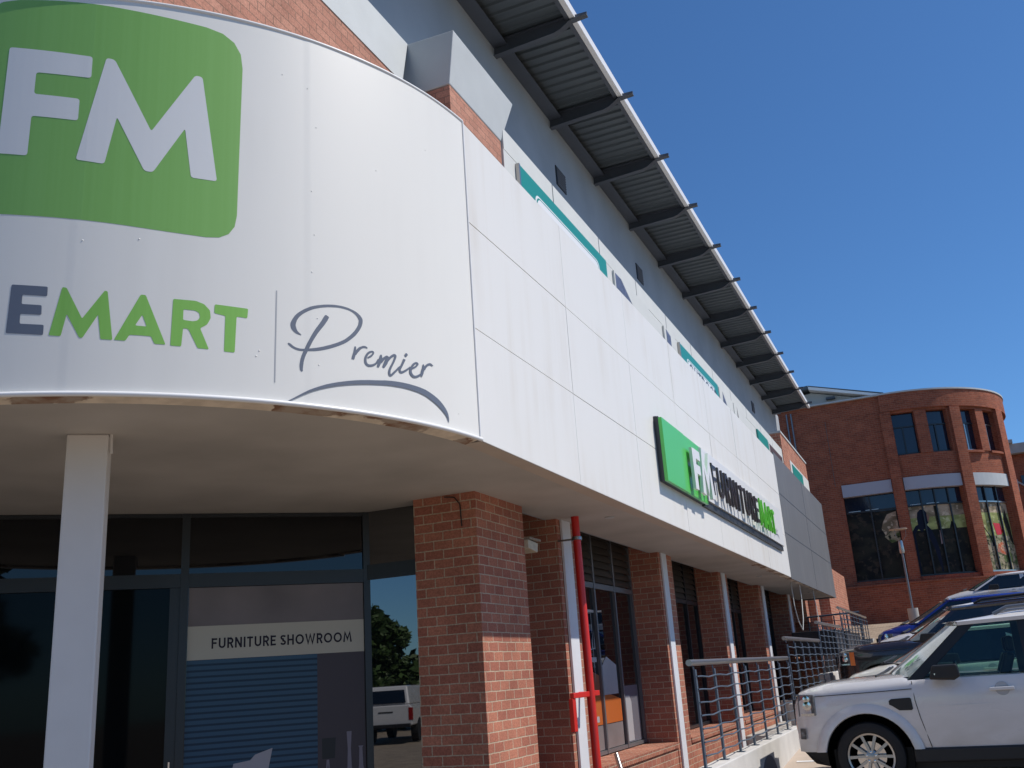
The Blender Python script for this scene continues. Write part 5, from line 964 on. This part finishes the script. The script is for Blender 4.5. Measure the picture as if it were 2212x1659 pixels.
    if not P.get('clear'):
        for sd in (-1, 1):   # body coloured or dark pillars
            for a, b, c, d in P['pill']: mb = MB(); mb.prism([gp(a, bz0, sd, .004), gp(b, bz0, sd, .004), gp(c, tz0, sd, .004), gp(d, tz0, sd, .004)], (0, -sd * .02, 0)); mb.build("pillar", P.get('pillpaint', paint), t)
            mb = MB(); mb.prism([gp(bx0 - .03, bz0, sd, .004), gp(bx0 + .06, bz0, sd, .004), gp(tx0 + .07, tz0, sd, .004), gp(tx0 - .03, tz0, sd, .004)], (0, -sd * .05, 0)); mb.build("pillar", P.get('pillpaint', paint), t)
    # lamps, mirror, handles, seams
    for sd in (-1, 1):
        x0, x1, z0, z1 = P['hl']; yw = P['hly']
        mb = MB(); mb.prism([(x0, sd * yw, z0), (x1, sd * (w + .004), z0 + .01), (x1, sd * (w + .004), z1), (x0 + .01, sd * yw, z1 + .005)], (.06, -sd * .20, 0)); hl = mb.build("headlight", LENS, t, bevel=.012)
        mb = MB(); lathe_y(mb, [(.045, .0), (.05, -.006), (.02, -.008), (.001, -.008)], 16, (x0 + x1) / 2 + .02, (z0 + z1) / 2, sd * (w + .002), -sd); mb.box((x0 + x1) / 2 - .06, (x0 + x1) / 2 + .09, sd * (w + .001) - .003, sd * (w + .001) + .003, z0 + .015, z0 + .04); mb.build("lamp_reflector", CHR, hl)
        mb = MB(); lathe_y(mb, [(.036, .0), (.040, -.004), (.016, -.006), (.001, -.006)], 14, (x0 + x1) / 2 + .02, z0 + (z1 - z0) * .80, sd * (w + .002), -sd); mb.build("lamp_reflector", CHR, hl)
        if P.get('amber'):
            mb = MB(); mb.prism([(x1 + .004, sd * (w + .003), z0), (x1 + .09, sd * (w + .005), z0), (x1 + .09, sd * (w + .005), z1), (x1 + .004, sd * (w + .003), z1)], (0, -sd * .05, 0)); mb.build("indicator", ORG, t)
        mx = P['mir']; mb = MB(); y = sd * (bw + .03)
        mb.prism([(mx, y + sd * .06, P['mz']), (mx + .05, y + sd * .06, P['mz'] + .15), (mx + .31, y + sd * .08, P['mz'] + .15), (mx + .33, y + sd * .08, P['mz'] + .02), (mx + .26, y + sd * .07, P['mz'] - .02)], (0, sd * .20, 0)); mb.box(mx + .06, mx + .16, min(y, y + sd * .08), max(y, y + sd * .08), P['mz'] - .0, P['mz'] + .06)
        mi = mb.build("wing_mirror", P.get('mirpaint', BLKP), t, bevel=.02)
        if P.get('near'):
            mb = MB(); mb.box(mx + .06, mx + .24, y + sd * .262 - .001, y + sd * .262 + .002, P['mz'] + .045, P['mz'] + .062); mb.build("mirror_strip", CHR, mi)
        for hx in P['hand']:
            mb = MB(); lathe_y(mb, [(.075, .0), (.07, -.003), (.001, -.004)], 20, hx, P['hz'], sd * (w + .001), -sd); mb.build("handle_recess", plain("recess_" + name, (.40, .42, .45), .5) if paint in (WHITEP, CREAMP) else BLKP, t)  # raised disc, recess shade put into its darker colour
            mb = MB(); mb.box(hx - .13, hx + .12, min(sd * (w + .01), sd * (w + .04)), max(sd * (w + .01), sd * (w + .04)), P['hz'] - .018, P['hz'] + .018); mb.build("door_handle", paint, t, bevel=.008)
        for pts in P['seams']:
            mb = MB(); mb.tube([(x, sd * (w * q + .0015), z) for x, z, q in pts], .0045, 6); mb.build("door_seam", BLKP, t)
        mb = MB(); mb.box(P['hubs'][0] + P['ar'] - .02, P['hubs'][1] - P['ar'] + .02, min(sd * (w - .12), sd * (w + .004)), max(sd * (w - .12), sd * (w + .004)), P['sill'] - .15, P['sill'] + .006); mb.build("sill", BLKP, t, bevel=.02)
    mb = MB(); mb.box(.4, P['len'] - .3, -w + .25, w - .25, .22, P['sill']); mb.build("underbody", BLKP, t)
    # grille, bumper, wipers
    mb = MB(); mb.box(-.03, .06, -.52, .52, P['gr'][0], P['gr'][1]); gr = mb.build("grille", BLKP, t, bevel=.015)
    mb = MB(); mb.box(-.036, .02, -.26, .26, P['gr'][0] - .30, P['gr'][0] - .18); mb.build("number_plate", LENS, t)
    mb = MB(); xe = P['hubs'][0] - P['ar'] + .005; sl = P['sill']
    mb.v = [(.0, -w * .66, sl + .045), (.06, -w * .85, sl + .02), (xe, -w * .985, sl + .004), (xe, -w * .90, sl - .17), (.18, -w * .74, sl - .15), (.10, -w * .5, sl - .12)]
    mb.v += [(x, -y, z) for x, y, z in mb.v[:6]]
    mb.f = [[0, 1, 4, 5], [1, 2, 3, 4], [6, 11, 10, 7], [7, 10, 9, 8], [0, 5, 11, 6], [5, 4, 10, 11], [4, 3, 9, 10], [0, 6, 7, 1], [1, 7, 8, 2]]; mb.m = [0] * 9
    mb.build("front_skirt", BLKP, t)
    for y0_, y1_ in ((-.62, .0), (.05, .62)):
        mb = MB(); mb.tube([(bx0 - .36, y0_, bz0 + .06), (bx0 - .27, y0_ + .30, bz0 + .10), (bx0 - .22, y1_ + .05, bz0 + .14)], .012, 6); mb.build("wiper", BLKP, t)
    mb = MB(); mb.prism([(bx0 - .42, -.35, bz0 + .022), (bx0 - .12, -bw + .06, bz0 - .0), (bx0 + .04, -bw + .02, bz0 + .008), (bx0 + .04, bw - .02, bz0 + .008), (bx0 - .12, bw - .06, bz0 - .0), (bx0 - .42, .35, bz0 + .022)], (0, 0, .03)); mb.build("cowl", BLKP, t)
    return t, body
SUV = dict(w=.955, len=4.83, r=.384, rim=.262, ar=.485, hubs=(.83, 3.715), inset=.012,
  st=[(.0, .50, .82, .86, .66), (.03, .46, .98, 1.03, .80), (.10, .455, 1.08, 1.135, .88), (.22, .455, 1.12, 1.17, .935), (.45, .455, 1.145, 1.215, .952), (.9, .455, 1.165, 1.245, .955), (1.30, .455, 1.185, 1.262, .955), (1.42, .455, 1.19, 1.245, .955), (1.5, .455, 1.195, 1.215, .955), (2.6, .455, 1.20, 1.205, .955), (3.7, .455, 1.22, 1.225, .955), (4.55, .46, 1.22, 1.225, .95), (4.75, .48, 1.15, 1.16, .92), (4.83, .55, 1.0, 1.02, .86)],
  gh=((1.36, 1.20), (2.05, 1.80), (4.70, 1.86), (4.80, 1.21)), bw=.90, tw=.755, rt=.085,
  clear=True, wsmat=SKYDUSTG, wins=[(1.56, 2.18, 2.66, 2.66), (2.80, 2.80, 3.62, 3.62), (3.78, 3.78, 4.5, 4.55)], pill=[(2.62, 2.84, 2.84, 2.62), (3.60, 3.80, 3.80, 3.60), (4.5, 4.79, 4.68, 4.45)],
  hl=(.07, .285, .85, 1.10), hly=.86, mir=1.60, mz=1.20, hand=(2.33, 3.40), hz=1.06, near=True, rails=FRAMEL,
  seams=[[(1.40, 1.19, .975), (1.405, .98, 1.0), (1.43, .8, 1.0), (1.50, .47, .985)], [(2.72, 1.19, .975), (2.72, .47, .985)], [(.28, 1.075, .985), (.9, 1.09, 1.0), (1.39, 1.105, 1.0)]],
  sill=.46, gr=(.80, 1.04))
xn = -1.93
t, body = car("white_suv", (xn, 12.5 + .955, -1.5), "boxy white off-road car with black side vent, parked nose to the nearest railing", WHITEP, SUV)
# flared arch, side vent, fog lamp and scuff of the near car
for sd in (-1, 1):
    for cx in SUV['hubs']:
        mb = MB(); n = 26; PR = [(SUV['ar'] - .012, .0), (SUV['ar'] - .004, .026), (SUV['ar'] + .07, .022), (SUV['ar'] + .10, .001)]
        for k in range(n + 1):
            a = R(-10 + 200 * k / n)
            for r_a, dy in PR:
                mb.v.append((cx + r_a * math.cos(a) * (1.02), sd * (.955 + dy), max(.455, .384 + r_a * math.sin(a))))
        for k in range(n):
            for j in range(3): mb.f.append([k * 4 + j, (k + 1) * 4 + j, (k + 1) * 4 + j + 1, k * 4 + j + 1]); mb.m.append(0)
        mb.build("arch_flare", WHITEP, t, smooth=40, recalc=True)
    y = sd * .9565
    mb = MB(); mb.prism([(1.12, y, .985), (1.15, y, 1.005), (1.35, y, 1.012), (1.365, y, 1.0), (1.37, y, .89), (1.355, y, .875), (1.22, y, .878), (1.15, y, .93), (1.12, y, .945)], (0, sd * .006, 0)); mb.build("side_vent", BLKP, t)
    mb = MB(); mb.prism([(.06, sd * .84, .60), (.13, sd * .91, .60), (.14, sd * .915, .72), (.07, sd * .85, .72)], (0, sd * .012, 0)); mb.build("fog_lamp", LENS, t)
    mb = MB(); mb.box(1.62, 2.2, min(y, y + sd * .0015), max(y, y + sd * .0015), .905, .909); mb.build("paint_scratch", TRIM, t)
CAR2 = dict(SUV, clear=False, near=False, gh=((1.60, 1.20), (2.32, 1.77), (4.70, 1.84), (4.80, 1.21)), pill=[(2.82, 2.98, 2.96, 2.80), (3.70, 3.85, 3.85, 3.70)])
sed = dict(w=.88, len=4.4, r=.31, rim=.20, ar=.36, hubs=(.85, 3.4), inset=.02,
  st=[(.0, .35, .56, .60, .55), (.05, .28, .66, .70, .74), (.2, .24, .74, .80, .84), (.6, .24, .80, .90, .87), (1.1, .24, .86, .97, .88), (1.45, .24, .90, .98, .88), (2.5, .24, .94, .95, .88), (3.6, .24, .97, .98, .87), (4.2, .28, .95, .97, .82), (4.4, .4, .8, .82, .74)],
  gh=((1.15, .93), (1.98, 1.36), (3.3, 1.37), (4.05, .96)), bw=.80, tw=.60, rt=.06,
  pill=[(2.5, 2.6, 2.58, 2.48), (3.45, 3.6, 3.3, 3.15)], hl=(.04, .32, .55, .70), hly=.76, mir=1.42, mz=.92, hand=(2.3, 3.2), hz=.84,
  seams=[[(1.5, .9, .97), (1.5, .6, 1.0), (1.55, .28, .985)], [(2.55, .93, .97), (2.55, .28, .985)]], sill=.26, gr=(.50, .66))
cross = dict(w=.92, len=4.5, r=.36, rim=.24, ar=.42, hubs=(.88, 3.6), inset=.02,
  st=[(.0, .45, .72, .78, .6), (.05, .34, .86, .92, .78), (.2, .30, .95, 1.02, .88), (.6, .30, 1.0, 1.12, .91), (1.05, .30, 1.04, 1.18, .92), (1.35, .30, 1.07, 1.16, .92), (2.5, .30, 1.10, 1.11, .92), (3.7, .30, 1.14, 1.15, .91), (4.3, .34, 1.12, 1.14, .86), (4.5, .5, 1.0, 1.02, .78)],
  gh=((1.05, 1.12), (1.90, 1.66), (3.9, 1.68), (4.4, 1.15)), bw=.86, tw=.66, rt=.07,
  pill=[(2.45, 2.6, 2.58, 2.46), (3.6, 3.9, 3.7, 3.5)], hl=(.06, .42, .76, .93), hly=.80, mir=1.45, mz=1.10, hand=(2.2, 3.2), hz=1.0,
  seams=[[(1.45, 1.06, .97), (1.45, .7, 1.0), (1.5, .35, .985)], [(2.52, 1.09, .97), (2.52, .35, .985)]], sill=.34, gr=(.62, .84))
sed2 = dict(sed); 
lowsuv = dict(cross)
car("white_hatchback", (-1.74, 16.2 + .92, gz(17.1) - .08), "low cream-white car between the boxy white one and the black off-roader", CREAMP, dict(cross, gh=((1.05, 1.12), (1.75, 1.58), (3.9, 1.62), (4.4, 1.15))))
car("black_suv", (-2.2, 20.6 + .955, gz(21.9) - .10), "glossy black off-road car with an amber indicator at its front corner", BLACKP, dict(CAR2, amber=True, rails=BLKP))
car("white_suv", (-1.75, 24.8 + .92, gz(25.7) - .02), "mostly hidden white car between the black and the blue car", WHITEP, cross)
car("blue_suv", (-1.86, 28 + .92, gz(28.9) - .0), "deep blue car with bright headlight beyond the black one", BLUEP, cross)
car("white_sedan", (-.12, 36 + .88, gz(36.5) + .10), "white car highest up the slope at the right edge, below the picture windows", WHITEP, dict(cross, gh=((1.05, 1.12), (1.80, 1.56), (3.9, 1.58), (4.4, 1.15))))

# white pickup across the car park, mirrored in the corner pane
pk = thing("white_pickup", (-17.75, -10.95, gz(0)), "white pickup with canopy and red tail lamps, reflected in the narrow corner pane", "pickup", world=False, rz=R(-17))
mb = MB(); mb.prism([(-.9, 0, .55), (.9, 0, .55), (.92, 0, 1.12), (.80, 0, 1.22), (-.80, 0, 1.22), (-.92, 0, 1.12)], (0, -5.0, 0)); mb.build("body", WHITEP, pk, bevel=.04)
mb = MB(); mb.prism([(-.82, -.02, 1.222), (.82, -.02, 1.222), (.70, -.25, 1.83), (-.70, -.25, 1.83)], (0, -2.6, 0)); mb.build("canopy", WHITEP, pk, bevel=.05)
mb = MB(); mb.poly([(-.70, -.002, 1.28), (.70, -.002, 1.28), (.60, -.225, 1.75), (-.60, -.225, 1.75)]); mb.build("rear_window", GLS, pk)
for s in (-1, 1):
    mb = MB(); mb.box(min(s * .78, s * .93), max(s * .78, s * .93), -.06, .012, .72, 1.12); mb.build("tail_light", REDL, pk, bevel=.01)
    for y in (-1.1, -4.1):
        mb = MB(); mb.tube([(s * .92, y, .38), (s * .68, y, .38)], .38, 28); mb.build("wheel", RUB, pk, smooth=40)
mb = MB(); mb.box(-.85, .85, .0, .12, .50, .62); mb.build("bumper", BLKP, pk, bevel=.02)
mb = MB(); mb.box(-.25, .25, .002, .012, .98, 1.02); mb.build("tailgate_handle", BLKP, pk)
